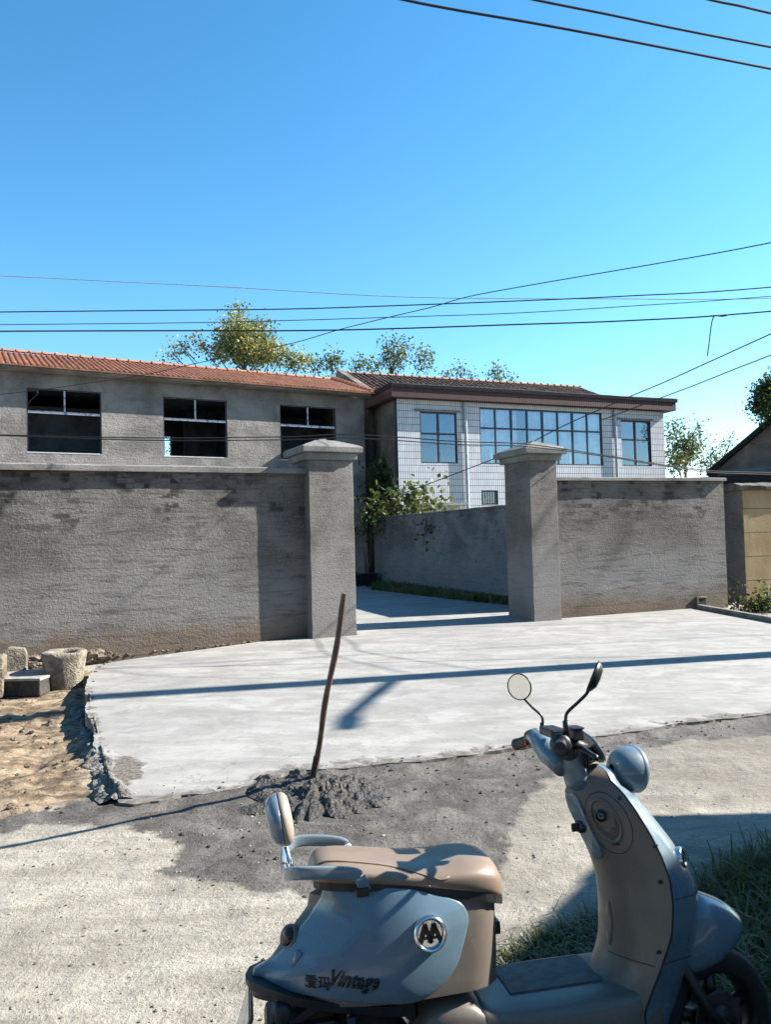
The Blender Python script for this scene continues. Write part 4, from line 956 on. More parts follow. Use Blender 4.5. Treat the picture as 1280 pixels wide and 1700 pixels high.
# utility pole right of the frame with a lamp arm reaching over the road
pb = Vector((9.5, 10.45, 0)); up = empty('utility_pole', pb, (0, 0, 0), 'tall concrete utility pole standing beside the driveway beyond the right edge', 'utility pole')
mb = MB(); mb.tube([(0, 0, -.3), (0, 0, 9.8)], [.24, .15], 20); mb.build('pole', M['concpole'], up, smooth=True, auto=50)
mb = MB().box((-.05, -.9, 9.2), (.05, .9, 9.32)); mb.build('crossarm', M['rust'], up)
for y in (-.8, -.3, .3, .8): MB().lathe([(.001, 0), (.05, .01), (.03, .06), (.055, .08), (.03, .14), (.001, .16)], (0, y, 9.32), (0, 0, 1), 12).build('insulator', M['whiteframe'], up, smooth=True)
mb = MB(); mb.tube([(0, -.1, 6.25), (-.1, -1.0, 6.35), (-.2, -1.7, 6.4)], [.06, .055, .05], 8); arm_ = mb.build('lamp_arm', M['rust'], up, smooth=True)
mb = MB(); mb.rings([[(-.2+math.cos(t)*a, y, 6.4+math.sin(t)*.06) for t in [k*math.pi/5 for k in range(10)]] for y, a in ((-1.65, .05), (-1.75, .09), (-2.05, .10), (-2.2, .05))]); mb.build('lamp_head', M['concpole'], up, smooth=True)

# neighbour building to the right whose shadow falls over the near road
nb = empty('neighbour_house', (6.0, 4.95, 0), (0, 0, 0), 'plain gabled brick house standing by the road beyond the right edge', 'house')
W_ = 6.2; e_ = 2.95; rd_ = 4.75
mb = MB(); mb.add([(0, 0, -.2), (0, -W_, -.2), (8, -W_, -.2), (8, 0, -.2), (0, 0, e_), (0, -W_, e_), (8, -W_, e_), (8, 0, e_), (0, -W_/2, rd_), (8, -W_/2, rd_)],
   [(0, 1, 5, 8, 4), (3, 7, 9, 6, 2), (0, 4, 7, 3), (1, 2, 6, 5)]); mb.build('wall', M['plaster'], nb)
mb = MB(); roof_tiles(mb, 8.4, (-W_-.3, e_-.12), (-W_/2, rd_), .3, .4, .004, x0=-.2); mb.build('roof', M['oldroof'], nb)
mb = MB(); roof_tiles(mb, 8.4, (.3, e_-.12), (-W_/2, rd_), .3, .4, .004, x0=-.2); mb.build('front_roof', M['oldroof'], nb)
# unseen house block added behind the camera to hold back sky light
bh = empty('sky_blocker_house', (-26, -17.5, 0), (0, 0, 0), 'long two-storey house block added unseen behind the viewpoint to screen off sky light', 'house')
holes_wall('wall', 58, 6.6, .3, [(x, x+1.6, z, z+1.5) for x in range(3, 56, 4) for z in (1, 4)], M['plaster'], bh, y0=5.2)
MB().box((0, 0, -.2), (58, 5.1, 6.6)).build('inner_block', M['dark'], bh)
mb = MB(); slab_roof(mb, [(0, 6.6), (58, 6.6)], -.3, 5.9, .3); mb.build('roof', M['oldroof'], bh)
#SCOOTER
# ================================================================ SCOOTER (photo pixels -> scooter frame: x forward, y left/away, z up)
SP = Vector((-.14, 2.05, -.03)); PSI, LEAN = R(11), R(6)
SM = Matrix.Translation(SP) @ Matrix.Rotation(PSI, 4, 'Z') @ Matrix.Rotation(-LEAN, 4, 'X')
sc = empty('scooter', SP, SM.to_euler(), 'pale blue and tan vintage electric scooter parked on its side stand in the foreground', 'scooter')
MW[sc.name] = SM; SI = SM.inverted()
def S(u, v, y=0.0):
    o = SI @ CAM; d = SI.to_3x3() @ ray(u, v); t = (y-o.y)/d.y; return o+d*t
def hit(u, v, func, y0=0.0, y1=-.30, n=120):
    """first point on the near side where |y| = func(x, z)"""
    best = None
    for k in range(n+1):
        y = y1+(y0-y1)*k/n; p = S(u, v, y); w_ = func(p.x, p.z)
        if w_ is not None and -y <= w_: return p
    return S(u, v, -.13)
lerp = lambda a, b_, t: a+(b_-a)*t
def interp(x, xs, ys): return float(np.interp(x, xs, ys))

# ---- rear body core (tan): slices over height
core_px = [(1468, 513, 812, .118), (1490, 509, 816, .124), (1514, 489, 817, .130), (1547, 463, 818, .136), (1577, 446, 819, .140), (1600, 431, 819, .143), (1618, 415, 819, .146), (1630, 420, 820, .146)]
cz = []; 
for v, ur, uf, w_ in core_px:
    a = S(ur, v, 0); b_ = S(uf, v, -.03); cz.append(((a.z+b_.z)/2, a.x, b_.x, w_))
cz.sort()
CZ = [q[0] for q in cz]
def core_w(x, z, add=0.0):
    xr = interp(z, CZ, [q[1] for q in cz]); xf = interp(z, CZ, [q[2] for q in cz]); w_ = interp(z, CZ, [q[3] for q in cz])
    if x < xr: return 0.0 if add == 0 else add
    if x > xf: return None
    L = xf-xr; t = (x-xr)/L
    f = math.sin(math.pi/2*min(1, t/.6))**.72
    if t > .86: f *= math.sqrt(max(0, 1-((t-.86)/.14)**2))*.55+.45 if t < 1 else .45
    if t > .5: f *= 1-.12*((t-.5)/.5)**2
    return w_*f+add
mb = MB(); rs = []
for z in np.linspace(CZ[0], CZ[-1], 24):
    xr = interp(z, CZ, [q[1] for q in cz]); xf = interp(z, CZ, [q[2] for q in cz]); ring = []
    ts = [0, .004, .01, .02, .035, .05, .07, .09, .12, .16, .2, .25, .3, .36, .42, .48, .55, .62, .7, .76, .8, .83, .86, .885, .91, .93, .95, .965, .98, .99, 1.0]
    for t in ts: ring.append((xr+(xf-xr)*t, -core_w(xr+(xf-xr)*t*.9999, z), z))
    for t in ts[::-1][0:-1]: ring.append((xr+(xf-xr)*t, core_w(xr+(xf-xr)*t*.9999, z), z))
    rs.append(ring)
mb.rings(rs); mb.build('rear_fairing', M['tan'], sc, smooth=True, auto=60)

# ---- blue side panels
panel_px = [(544,1469),(575,1472),(605,1474),(642,1474),(687,1478),(717,1485),(745,1491),(765,1499),(775,1512),(778,1527),(775,1545),(769,1570),(761,1597),(750,1617),(736,1634),(717,1650),(699,1661),(672,1667),(640,1667),(605,1664),(566,1661),(530,1656),(492,1649),(455,1637),(432,1628),(419,1619),(421,1613),(429,1608),(447,1597),(459,1588),(470,1577),(481,1565),(492,1549),(503,1536),(515,1520),(525,1504),(534,1488)]
PO = []
for (u, v) in panel_px:
    yl = -.13
    for _ in range(6):
        p = S(u, v, yl); w_ = core_w(p.x, max(CZ[0], min(CZ[-1], p.z)), 0); yl = -((.05 if w_ is None else w_)+.013)
    PO.append(S(u, v, yl))
pc = Vector((sum(p.x for p in PO)/len(PO), 0, sum(p.z for p in PO)/len(PO))); pc.x += .03
def panel_y(x, z):
    """near-side lateral offset of the blue panel surface"""
    d = Vector((x-pc.x, z-pc.z)); a = math.atan2(d.y, d.x); r_out = None
    for i in range(len(PO)):
        p, q = PO[i], PO[(i+1) % len(PO)]; ax, az, bx_, bz_ = p.x-pc.x, p.z-pc.z, q.x-pc.x, q.z-pc.z
        den = d.x*(bz_-az)-d.y*(bx_-ax)
        if abs(den) < 1e-9: continue
        t = (ax*(bz_-az)-az*(bx_-ax))/den; s = (ax*d.y-az*d.x)/den
        if t > 0 and -1e-6 <= s <= 1+1e-6: r_out = t if r_out is None else min(r_out, t)
    rr_ = 1/r_out if r_out else 1.0
    w_ = core_w(x, max(CZ[0], min(CZ[-1], z))); w_ = .05 if w_ is None else w_
    zz = (z-CZ[0])/(CZ[-1]-CZ[0])
    return w_+.013+.024*(1-min(1, rr_)**3.5)
NP = 120
cum = [0]
for i in range(len(PO)): cum.append(cum[-1]+(PO[(i+1) % len(PO)]-PO[i]).length)
PR = []
for k in range(NP):
    s = cum[-1]*k/NP; i = max(j for j in range(len(PO)) if cum[j] <= s); t = (s-cum[i])/(cum[i+1]-cum[i])
    P_ = [PO[(i-1) % len(PO)], PO[i], PO[(i+1) % len(PO)], PO[(i+2) % len(PO)]]
    PR.append(.5*((2*P_[1])+(P_[2]-P_[0])*t+(2*P_[0]-5*P_[1]+4*P_[2]-P_[3])*t*t+(3*P_[1]-P_[0]-3*P_[2]+P_[3])*t**3))
for side in (-1, 1):
    mb = MB(); rs = []
    rs.append([Vector((p.x, side*max(.0, -p.y-.018), p.z)) for p in PR])
    for r_k in (1.0, .985, .95, .9, .8, .68, .55, .4, .25, .1, .02):
        rs.append([Vector((x, side*panel_y(x, z), z)) for x, z in [(lerp(pc.x, p.x, r_k), lerp(pc.z, p.z, r_k)) for p in PR]])
    mb.rings(rs, cap=False); n = len(mb.v); mb.v.append(Vector((pc.x, side*panel_y(pc.x+.001, pc.z), pc.z))); m = len(rs)-1
    mb.f += [(m*NP+j, m*NP+(j+1) % NP, n) for j in range(NP)]
    mb.build('side_panel', M['blue'], sc, smooth=True)
def on_panel(u, v): return hit(u, v, lambda x, z: panel_y(x, z), 0, -.28)

# emblem: chrome ring, black disc, facing peaks mark
ec = on_panel(713, 1549); er = .0445; nrm = Vector((0, -1, .12)).normalized()
e1 = Vector((1, 0, 0)); e2 = e1.cross(nrm).normalized(); e2 = -e2 if e2.z < 0 else e2
mb = MB(); mb.lathe([(er-.010, .000), (er-.011, .012), (er-.006, .019), (er-.001, .016), (er+.001, .004), (er-.001, -.01)], ec, nrm, 40); em = mb.build('emblem', M['chrome'], sc, smooth=True)
mb = MB(); mb.lathe([(.0005, .006), (er-.009, .006)], ec, nrm, 32, cap=False); mb.build('emblem_disc', M['chrome'], em)
def stroke2(mb, pts, o, w_, h, k=1.0):
    P_ = [o+e1*(a*k)+e2*(b_*k) for a, b_ in pts]
    for i in range(len(P_)-1):
        a, b_ = P_[i], P_[i+1]; t = (b_-a).normalized(); s = t.cross(nrm)*w_
        a = a-t*w_*.6; b_ = b_+t*w_*.6
        mb.add([a-s, a+s, b_+s, b_-s, a-s+nrm*h, a+s+nrm*h, b_+s+nrm*h, b_-s+nrm*h], [(4, 5, 6, 7), (0, 1, 5, 4), (1, 2, 6, 5), (2, 3, 7, 6), (3, 0, 4, 7)])
mb = MB(); oo = ec+nrm*.007
for pts in ([(-.027, -.018), (-.012, .020), (.001, -.018)], [(.027, -.018), (.012, .020), (-.001, -.018)]): stroke2(mb, pts, oo, .0058, .004)
stroke2(mb, [(-.010, .002), (.010, .002)], oo, .0026, .0055); stroke2(mb, [(-.020, -.010), (-.005, -.010)], oo, .002, .005); stroke2(mb, [(.020, -.010), (.005, -.010)], oo, .002, .005)
mb.build('emblem_mark', M['badge'], em)

# lettering on the panel
def letters(name, body, u0, v0, u1, v1, size, mat, shear=0.0, depth=.003, off=.002, stretch=1.0, bold=0.0):
    cu = bpy.data.curves.new(name, 'FONT'); cu.body = body; cu.size = 1; cu.extrude = 0; cu.shear = shear; cu.offset = bold; cu.resolution_u = 3
    to = bpy.data.objects.new(name, cu); COL.objects.link(to); bpy.context.view_layer.update()
    me = bpy.data.meshes.new_from_object(to.evaluated_get(bpy.context.evaluated_depsgraph_get())); bpy.data.objects.remove(to); bpy.data.curves.remove(cu)
    a, b_ = on_panel(u0, v0), on_panel(u1, v1); dx = Vector((b_.x-a.x, 0, b_.z-a.z)); L = dx.length; dx.normalize(); dz = Vector((-dx.z, 0, dx.x))
    xs = [v_.co.x for v_ in me.vertices]; x0, x1 = min(xs), max(xs); k = L/(x1-x0); hk = size
    bm = bmesh.new(); bm.from_mesh(me); bmesh.ops.triangulate(bm, faces=bm.faces[:])
    r = bmesh.ops.extrude_face_region(bm, geom=bm.faces[:]); top = {v_ for v_ in r['geom'] if isinstance(v_, bmesh.types.BMVert)}
    for v_ in bm.verts:
        p = Vector((a.x, 0, a.z))+dx*((v_.co.x-x0)*k)+dz*(v_.co.y*hk); y = -(panel_y(p.x, p.z)+off+(depth if v_ in top else 0)); v_.co = Vector((p.x, y, p.z))
    bmesh.ops.recalc_face_normals(bm, faces=bm.faces); bm.to_mesh(me); bm.free(); me.name = name
    me.materials.clear(); me.materials.append(mat); o = bpy.data.objects.new(name, me); COL.objects.link(o); o.parent = sc; return o
letters('lettering', '\u7231\u739b', 505, 1636, 547, 1641, .034, M['badge'], bold=.0)
letters('lettering', 'Vintage', 549, 1634, 629, 1641, .052, M['badge'], shear=.45, bold=.010, depth=.005)
p = on_panel(492, 1592)
mb = MB(); mb.tube([p+Vector((-.010, .003, -.018)), p+Vector((.010, -.003, .018))], .0085, 12); mb.build('side_reflector', M['greymetal'], sc, smooth=True)

# ---- seat
st_px = [(511,1442,1456,.03),(516,1428,1463,.075),(524,1420,1467,.096),(537,1414,1469,.108),(560,1413,1470,.116),(590,1415,1470,.122),(642,1420,1472,.128),(687,1422,1476,.132),(725,1416,1482,.135),(755,1409,1487,.135),(781,1407,1490,.130),(800,1411,1492,.118),(813,1422,1492,.095),(821,1442,1489,.06),(823,1455,1480,.03)]
mb = MB(); rs = []; SX = []
for (u, vt, vb, w_) in st_px:
    t_ = S(u, vt, 0); b_ = S(u, vb, -w_); zt, zb_ = t_.z, b_.z-.008; x = t_.x; SX.append((x, zt, zb_, w_)); ring = []
    for k in range(28):
        t = 2*math.pi*k/28; c_, s_ = math.cos(t), math.sin(t); e = 2/2.3 if s_ > 0 else 2/4.5
        yy = math.copysign(abs(c_)**e, c_)*w_; zz = math.copysign(abs(s_)**e, s_); zz = zt-(zt-zb_)*(1-zz)/2 if zz > 0 else zb_+(zt-zb_)*(1+zz)/2
        ring.append((x, yy, zz))
    rs.append(ring)
mb.rings(rs); seat = mb.build('seat', M['leather'], sc, smooth=True, sub=1)
mb = MB()     # stitched seam across the seat
def seat_pt(x, k):
    xs = [q[0] for q in SX]; zt = interp(x, xs, [q[1] for q in SX]); zb_ = interp(x, xs, [q[2] for q in SX]); w_ = interp(x, xs, [q[3] for q in SX]); t = k; e = 2/2.3
    c_, s_ = math.cos(t), math.sin(t); zm = (zt+zb_)/2
    return Vector((x, -abs(c_)**e*w_, zm+(zt-zm)*abs(s_)**e))
xs0, xs1 = SX[3][0], SX[8][0]
P_ = [seat_pt(lerp(xs0-.03, xs1, t), lerp(.95, -.25, max(0, (t-.45)/.55)**2))+Vector((0, -.0012, .0012)) for t in np.linspace(0, 1, 26)]
mb.tube(P_, .0022, 6); mb.build('seam', simple('seat_seam', (.30, .21, .14), .6), seat, smooth=True)
mb = MB(); rs = []
for (x, zt, zb_, w_) in SX[1:-1]: rs.append([(x, -w_*.93, zb_-.012), (x, -w_*.93, zb_+.012), (x, w_*.93, zb_+.012), (x, w_*.93, zb_-.012)])
mb.rings(rs); mb.build('seat_base', M['blackp'], sc)
p = S(822, 1536, -.02); MB().box((p.x-.005, -.03, p.z-.022), (p.x+.014, .03, p.z+.012)).build('seat_latch', M['blackp'], sc, bevel=.004)

# ---- grab rail, backrest
rail = [(606,1479,-.130),(600,1462,-.138),(590,1452,-.142),(560,1449,-.146),(520,1449,-.146),(495,1450,-.135),(480,1451,-.10),(473,1452,-.05)]
P_ = [S(*q) for q in rail]; P_ += [Vector((q.x, -q.y, q.z)) for q in P_[::-1]]
mb = MB(); sec = [(math.copysign(abs(math.cos(t))**.5, math.cos(t))*.0075, math.copysign(abs(math.sin(t))**.5, math.sin(t))*.0165) for t in [2*math.pi*(k+.5)/16 for k in range(16)]]
PC = crom([Vector(p) for p in P_], 5); rs = []
for i, q in enumerate(PC):
    t = (PC[min(i+1, len(PC)-1)]-PC[max(i-1, 0)]).normalized(); side = Vector((t.y, -t.x, 0)); side = side.normalized() if side.length > .05 else Vector((0, -1, 0))
    if abs(t.z) > .8: side = Vector((0, -1 if q.y < 0 else 1, 0))
    upv = side.cross(t).normalized(); rs.append([q+side*a+upv*b_ for a, b_ in sec])
mb.rings(rs); gr2 = mb.build('grab_rail', M['greymetal'], sc, smooth=True)
for sy in (-1, 1):
    p = S(601, 1478, -.135); MB().box((p.x-.018, sy*.135-.012, p.z-.014), (p.x+.018, sy*.135+.010, p.z+.008)).build('rail_mount', M['blackp'], gr2, bevel=.003)
a, b_ = S(483, 1443, -.0), S(471, 1396, -.0); mb = MB(); mb.tube([a-Vector((0, 0, .02)), a, b_], [.012, .010, .007], 10); mb.build('backrest_stalk', M['chrome'], sc, smooth=True)
c = S(465, 1360, 0); tl = R(-9); Rm = Matrix.Rotation(tl, 3, 'Y')
def oval(mb, prof, c):
    rs = []
    for xo, k in prof: rs.append([c+Rm @ Vector((xo, math.copysign(abs(math.cos(t))**.85, math.cos(t))*.088*k, math.copysign(abs(math.sin(t))**.85, math.sin(t))*.069*k)) for t in [2*math.pi*q/32 for q in range(32)]])
    mb.rings(rs)
mb = MB(); oval(mb, [(-.037, .35), (-.036, .6), (-.030, .82), (-.018, .95), (-.002, 1.0), (.001, .99)], c); br_ = mb.build('backrest', M['greymetal'], sc, smooth=True)
mb = MB(); oval(mb, [(.002, .96), (.004, 1.0), (.014, .99), (.023, .92), (.029, .78), (.032, .5), (.033, .2)], c); mb.build('cushion', M['pad'], br_, smooth=True)
mb = MB(); oval(mb, [(.0005, .965), (.0035, .965)], c); mb.build('piping', M['seam'], br_)
mb = MB(); mb.lathe([(.001, .0), (.016, .002), (.018, -.004)], c+Rm @ Vector((-.037, 0, 0)), (-1, 0, 0), 16); mb.build('stalk_cover', M['greymetal'], br_, smooth=True)

# ---- tail light, plate, rear mudguard
p = S(463, 1556, -.028)
mb = MB(); ax = Vector((-.72, -.5, .45)).normalized(); mb.lathe([(.001, .005), (.016, .003), (.025, -.003), (.027, -.03)], p+Vector((.020, .006, 0)), ax, 28); tlm = mb.build('tail_light', M['redlens'], sc, smooth=True)
mb = MB(); mb.lathe([(.025, -.004), (.028, -.003), (.031, -.010), (.032, -.04)], p+Vector((.020, .006, 0)), ax, 28); mb.build('light_rim', M['tan'], tlm, smooth=True)
a = S(408, 1622, 0); mb = MB(); rs = []
for (u, vt, vb, w_) in [(407,1624,1632,.012),(414,1630,1644,.045),(440,1641,1656,.085),(490,1656,1672,.110),(560,1668,1684,.120),(640,1672,1690,.122),(690,1672,1690,.118)]:
    t_ = S(u, vt, -w_); b_ = S(u, vb, -w_); rs.append([(t_.x, -w_, t_.z), (t_.x, -w_*.96, b_.z), (t_.x, w_*.96, b_.z), (t_.x, w_, t_.z)])
mb.rings(rs); mb.build('under_tray', M['blackp'], sc, smooth=True, auto=40)
a, b_ = S(405, 1700, 0), S(418, 1655, 0); mb = MB(); up_ = (b_-a).normalized(); nn_ = Vector((-up_.z, 0, up_.x)); L = .17; o_ = b_-up_*L
def slab_q(o_, w2, L0, L1, t0, t1):
    return [o_+up_*L0+Vector((0, -w2, 0))+nn_*t0, o_+up_*L0+Vector((0, w2, 0))+nn_*t0, o_+up_*L1+Vector((0, w2, 0))+nn_*t0, o_+up_*L1+Vector((0, -w2, 0))+nn_*t0, o_+up_*L0+Vector((0, -w2, 0))+nn_*t1, o_+up_*L0+Vector((0, w2, 0))+nn_*t1, o_+up_*L1+Vector((0, w2, 0))+nn_*t1, o_+up_*L1+Vector((0, -w2, 0))+nn_*t1]
BF = [(0, 3, 2, 1), (4, 5, 6, 7), (0, 1, 5, 4), (1, 2, 6, 5), (2, 3, 7, 6), (3, 0, 4, 7)]
mb = MB(); mb.add(slab_q(o_, .11, 0, L, -.004, .004), BF); pl = mb.build('plate_holder', M['blackp'], sc, bevel=.003)
mb = MB(); mb.add(slab_q(o_, .10, .012, L-.012, .0045, .0062), BF); mb.build('number_plate', M['greymetal'], pl)
mb = MB(); rs = []
for k in range(15):
    t = R(40+k*11); r0_, wv = .245, .07
    rs.append([Vector((math.cos(t)*(r0_+q[1]), q[0], .21+math.sin(t)*(r0_+q[1]))) for q in ((-wv, -.02), (-wv, .0), (-wv*.6, .014), (wv*.6, .014), (wv, 0), (wv, -.02), (wv*.8, -.012), (-wv*.8, -.012))])
mb.rings(rs); mb.build('rear_mudguard', M['blackp'], sc, smooth=True, auto=50)
p = S(468, 1684, -.10); mb = MB(); mb.lathe([(.001, .012), (.018, .012), (.024, .006), (.026, -.02)], p, (0, -1, 0), 20); mb.build('side_marker', M['blackp'], sc, smooth=True)
MB().box((-.22, -.085, .33), (-.02, .085, .40)).box((-.27, -.075, .28), (-.10, .075, .34)).build('rear_frame', M['blackp'], sc, bevel=.02)

# ---- wheels
def wheel(name, c, ax, R_, w_, spokes=5):
    ax = Vector(ax).normalized(); c = Vector(c); root = MB()
    prof = [(R_-.055, -w_*.42), (R_-.03, -w_*.5), (R_-.012, -w_*.42), (R_, -w_*.15), (R_, w_*.15), (R_-.012, w_*.42), (R_-.03, w_*.5), (R_-.055, w_*.42)]
    root.lathe(prof, c, ax, 48); wh = root.build(name, M['rubber'], sc, smooth=True)
    rm = MB(); rm.lathe([(R_-.052, -w_*.40), (R_-.062, -w_*.42), (R_-.072, -w_*.30), (R_-.075, w_*.30), (R_-.062, w_*.42), (R_-.052, w_*.40)], c, ax, 48); rm.build('rim', M['blackp'], wh, smooth=True)
    dk_ = MB(); dk_.lathe([(.001, -.034), (.085, -.034), (.088, -.030), (.085, -.026), (.001, -.026)], c, ax, 36); dk_.build('brake_disc', M['rust'], wh, smooth=True, auto=40)
    h = MB(); h.lathe([(.001, -.055), (.045, -.055), (.055, -.04), (.055, .04), (.045, .055), (.001, .055)], c, ax, 24); h.build('hub', M['blackp'], wh, smooth=True)
    a = ax.cross(Vector((0, 0, 1))).normalized(); b_ = a.cross(ax)
    for k in range(spokes):
        t = 2*math.pi*k/spokes+.3; d = a*math.cos(t)+b_*math.sin(t); s = MB(); s.tube([c+d*.045, c+d*(R_-.066)], [.022, .018], 8); s.build('spoke', M['blackp'], wh, smooth=True)
    return wh
wheel('rear_wheel', (0, 0, .205), (0, 1, 0), .205, .095, 3)
fc = S(1178, 1652, 0); stv = R(9); fax = Vector((-math.sin(stv), math.cos(stv), 0)); fc = Vector((fc.x, 0, .205)); print('front wheel', fc)
wheel('front_wheel', fc, fax, .205, .09, 5)
mb = MB()
for sy in (-1, 1): mb = MB(); mb.tube([(fc.x-.17, sy*.07, .50), (fc.x-.05, sy*.072, .26), (fc.x, sy*.072, .205)], [.018, .018, .022], 10); mb.build('fork_leg', M['blackp'], sc, smooth=True)
sp_ = S(584, 1690, -.125); mb = MB()
mb.tube([(sp_.x, -.12, .22), (sp_.x, -.12, .42)], .014, 12); sk = mb.build('shock_absorber', M['blackp'], sc, smooth=True)
mb = MB(); P_ = [Vector((sp_.x+math.cos(t)*.024, -.12+math.sin(t)*.024, .25+t*.0028)) for t in np.linspace(0, 16*math.pi, 150)]; mb.tube(P_, .004, 5); mb.build('spring', M['greymetal'], sk, smooth=True)
mb = MB(); mb.tube([(-.02, -.09, .205), (.2, -.10, .24), (.36, -.10, .22)], [.028, .024, .028], 10); mb.build('swing_arm', M['blackp'], sc, smooth=True)

# ---- floorboard
mb = MB(); rs = []; zf_ = S(900, 1597, .10).z
fx0, fx1 = S(770, 1640, -.05).x, S(1105, 1640, -.10).x
for k in range(16):
    x = lerp(fx0, fx1, k/15); wv = lerp(.150, .165, math.sin(math.pi*k/15)); tk = lerp(0, .0, k/15)
    wv *= 1-.25*max(0, (k-11)/4)**2; zz = zf_+(.035*max(0, 1-k/3)**2)+.03*max(0, (k-12)/3)**2
    rs.append([(x, -wv*.80, .13), (x, -wv*.98, .17), (x, -wv, .24), (x, -wv*.985, zz-.035), (x, -wv*.90, zz-.010), (x, -wv*.78, zz), (x, wv*.78, zz), (x, wv*.9, zz-.01), (x, wv*.985, zz-.035), (x, wv, .24), (x, wv*.98, .17), (x, wv*.8, .13)])
mb.rings(rs); fb = mb.build('floorboard', M['tan'], sc, smooth=True, auto=60, sub=1)
a, b_ = S(835, 1608, 0).x, S(985, 1600, 0).x
MB().box((a, -.055, zf_-.002), (b_, .11, zf_+.004)).build('foot_mat', simple('grey_foot_mat', (.165, .15, .13), .8, .2, 30, .5, 200), fb, bevel=.002)
mb = MB(); rs = []    # tan flare joining seat column and floor
for (x, zt, wv) in [(S(690, 1668, -.14).x, .36, .130), (S(716, 1652, -.14).x, .41, .140), (S(752, 1640, -.15).x, .425, .148), (S(790, 1634, -.15).x, .42, .152), (S(814, 1612, -.15).x, .385, .154), (S(832, 1612, -.15).x, .335, .154), (S(856, 1612, -.15).x, .318, .152)]:
    rs.append([(x, -wv*.8, .12), (x, -wv, .18), (x, -wv*1.01, zt-.06), (x, -wv*.93, zt-.015), (x, -wv*.75, zt), (x, wv*.75, zt), (x, wv*.93, zt-.015), (x, wv*1.01, zt-.06), (x, wv, .18), (x, wv*.8, .12)])
mb.rings(rs); mb.build('column_foot', M['tan'], sc, smooth=True, auto=60, sub=1)
for sy in (-1, 1):
    mb = MB(); rs = []; xa, xb = S(958, 1700, -.16).x, S(1112, 1680, -.16).x
    for k in range(12):
        x = lerp(xa, xb, k/11); t = k/11; h0 = .15+.115*math.sin(min(1, t*1.5)*math.pi/2); rs.append([(x, sy*.150, .14), (x, sy*.172, .16), (x, sy*.176, h0-.03), (x, sy*.168, h0-.008), (x, sy*.150, h0)])
    mb.rings(rs, closed=False, cap=False); mb.build('lower_panel', M['blue'], sc, smooth=True, solid=.004)

# ---- leg shield
LS = [(1300,948,1014,1030,.075),(1312,940,1030,1048,.095),(1342,950,1052,1073,.125),(1387,969,1080,1108,.150),(1423,985,1098,1131,.168),(1462,998,1112,1150,.182),(1504,1003,1117,1154,.190),(1552,1005,1115,1150,.190),(1579,1003,1107,1144,.182),(1612,990,1096,1134,.170),(1640,965,1085,1126,.158),(1680,950,1070,1108,.148)]
ls = []
for v, ua, ub, uc, w_ in LS:
    A_, B_, C_ = S(ua, v, -.01), S(ub, v, -w_), S(uc, v, -.03); ls.append((A_.z, A_.x, B_.z, B_.x, C_.z, C_.x, w_))
def lsx(z, key):
    i = {'A': (0, 1), 'B': (2, 3), 'C': (4, 5)}[key]; q = sorted((t[i[0]], t[i[1]]) for t in ls); return interp(z, [t[0] for t in q], [t[1] for t in q])
def lsw(z): q = sorted((t[2], t[6]) for t in ls); return interp(z, [t[0] for t in q], [t[1] for t in q])
z_lo, z_hi = ls[-1][0]-.05, S(980, 1290, 0).z
def shield_in(y, z):
    w_ = lsw(z); t = min(1, abs(y)/w_); a, b_ = lsx(z, 'A'), lsx(z, 'B'); return a+(b_-a)*(t**1.7)
def shield_out(y, z):
    w_ = lsw(z); t = min(1, abs(y)/w_); c_, b_ = lsx(z, 'C'), lsx(z, 'B')+.004; return b_+(c_-b_)*(1-t**2.6)
zs_ = list(np.linspace(z_lo, z_hi, 40)); ys_ = np.linspace(-1, 1, 41)
top_k = [(.012, .90), (.024, .72), (.032, .45), (.036, .15)]
def shield_rows(fn, extra):
    rows = [[Vector((fn(y*lsw(z), z), y*lsw(z), z)) for y in ys_] for z in zs_]
    last = rows[-1]; cx_ = lerp(lsx(z_hi, 'A'), lsx(z_hi, 'C'), .60)
    for dz_, k in top_k: rows.append([Vector((lerp(cx_, p.x, k), p.y*k, p.z+dz_)) for p in last])
    return rows
mb = MB(); mb.rings(shield_rows(shield_in, 0), closed=False, cap=False); mb.build('leg_shield', M['tan'], sc, smooth=True)
mb = MB(); mb.rings(shield_rows(shield_out, 0), closed=False, cap=False); fcov = mb.build('front_cover', M['blue'], sc, smooth=True)
mb = MB()
for sy in (-1, 1): mb.tube([Vector((lsx(z, 'B')+.002, sy*(lsw(z)+.0005), z)) for z in zs_], .0028, 6)
o = mb.build('edge_seam', M['seam'], sc, smooth=True)
def on_shield(u, v, lo=-.19):
    best = None
    for k in range(200):
        y = lo*(1-k/199)+.02*(k/199); p = S(u, v, y)
        if p.x >= shield_in(y, p.z): 
            return Vector((shield_in(y, p.z), y, p.z))
    return S(u, v, -.05)
def sh_n(p):
    e = .006; dy = (shield_in(p.y+e, p.z)-shield_in(p.y-e, p.z))/(2*e); dz_ = (shield_in(p.y, p.z+e)-shield_in(p.y, p.z-e))/(2*e); return Vector((-1, dy, dz_)).normalized()
def plate_on_shield(mb, pts, th, ce=None):
    P_ = [on_shield(*q) for q in pts]; n_ = [sh_n(p) for p in P_]; c0 = sum(P_, Vector())/len(P_); nc_ = sh_n(c0); rs = [[p-n*.004 for p, n in zip(P_, n_)], [p+n*th for p, n in zip(P_, n_)], [lerp(c0, p, .93)+n*(th*1.5) for p, n in zip(P_, n_)], [lerp(c0, p, .5)+n*(th*1.5) for p, n in zip(P_, n_)]]
    mb.rings(rs)
def ell(cu_, cv_, ru, rv, tilt=0, n=28): 
    return [(cu_+ru*math.cos(t)*math.cos(tilt)-rv*math.sin(t)*math.sin(tilt), cv_+ru*math.cos(t)*math.sin(tilt)+rv*math.sin(t)*math.cos(tilt)) for t in [2*math.pi*k/n for k in range(n)]]
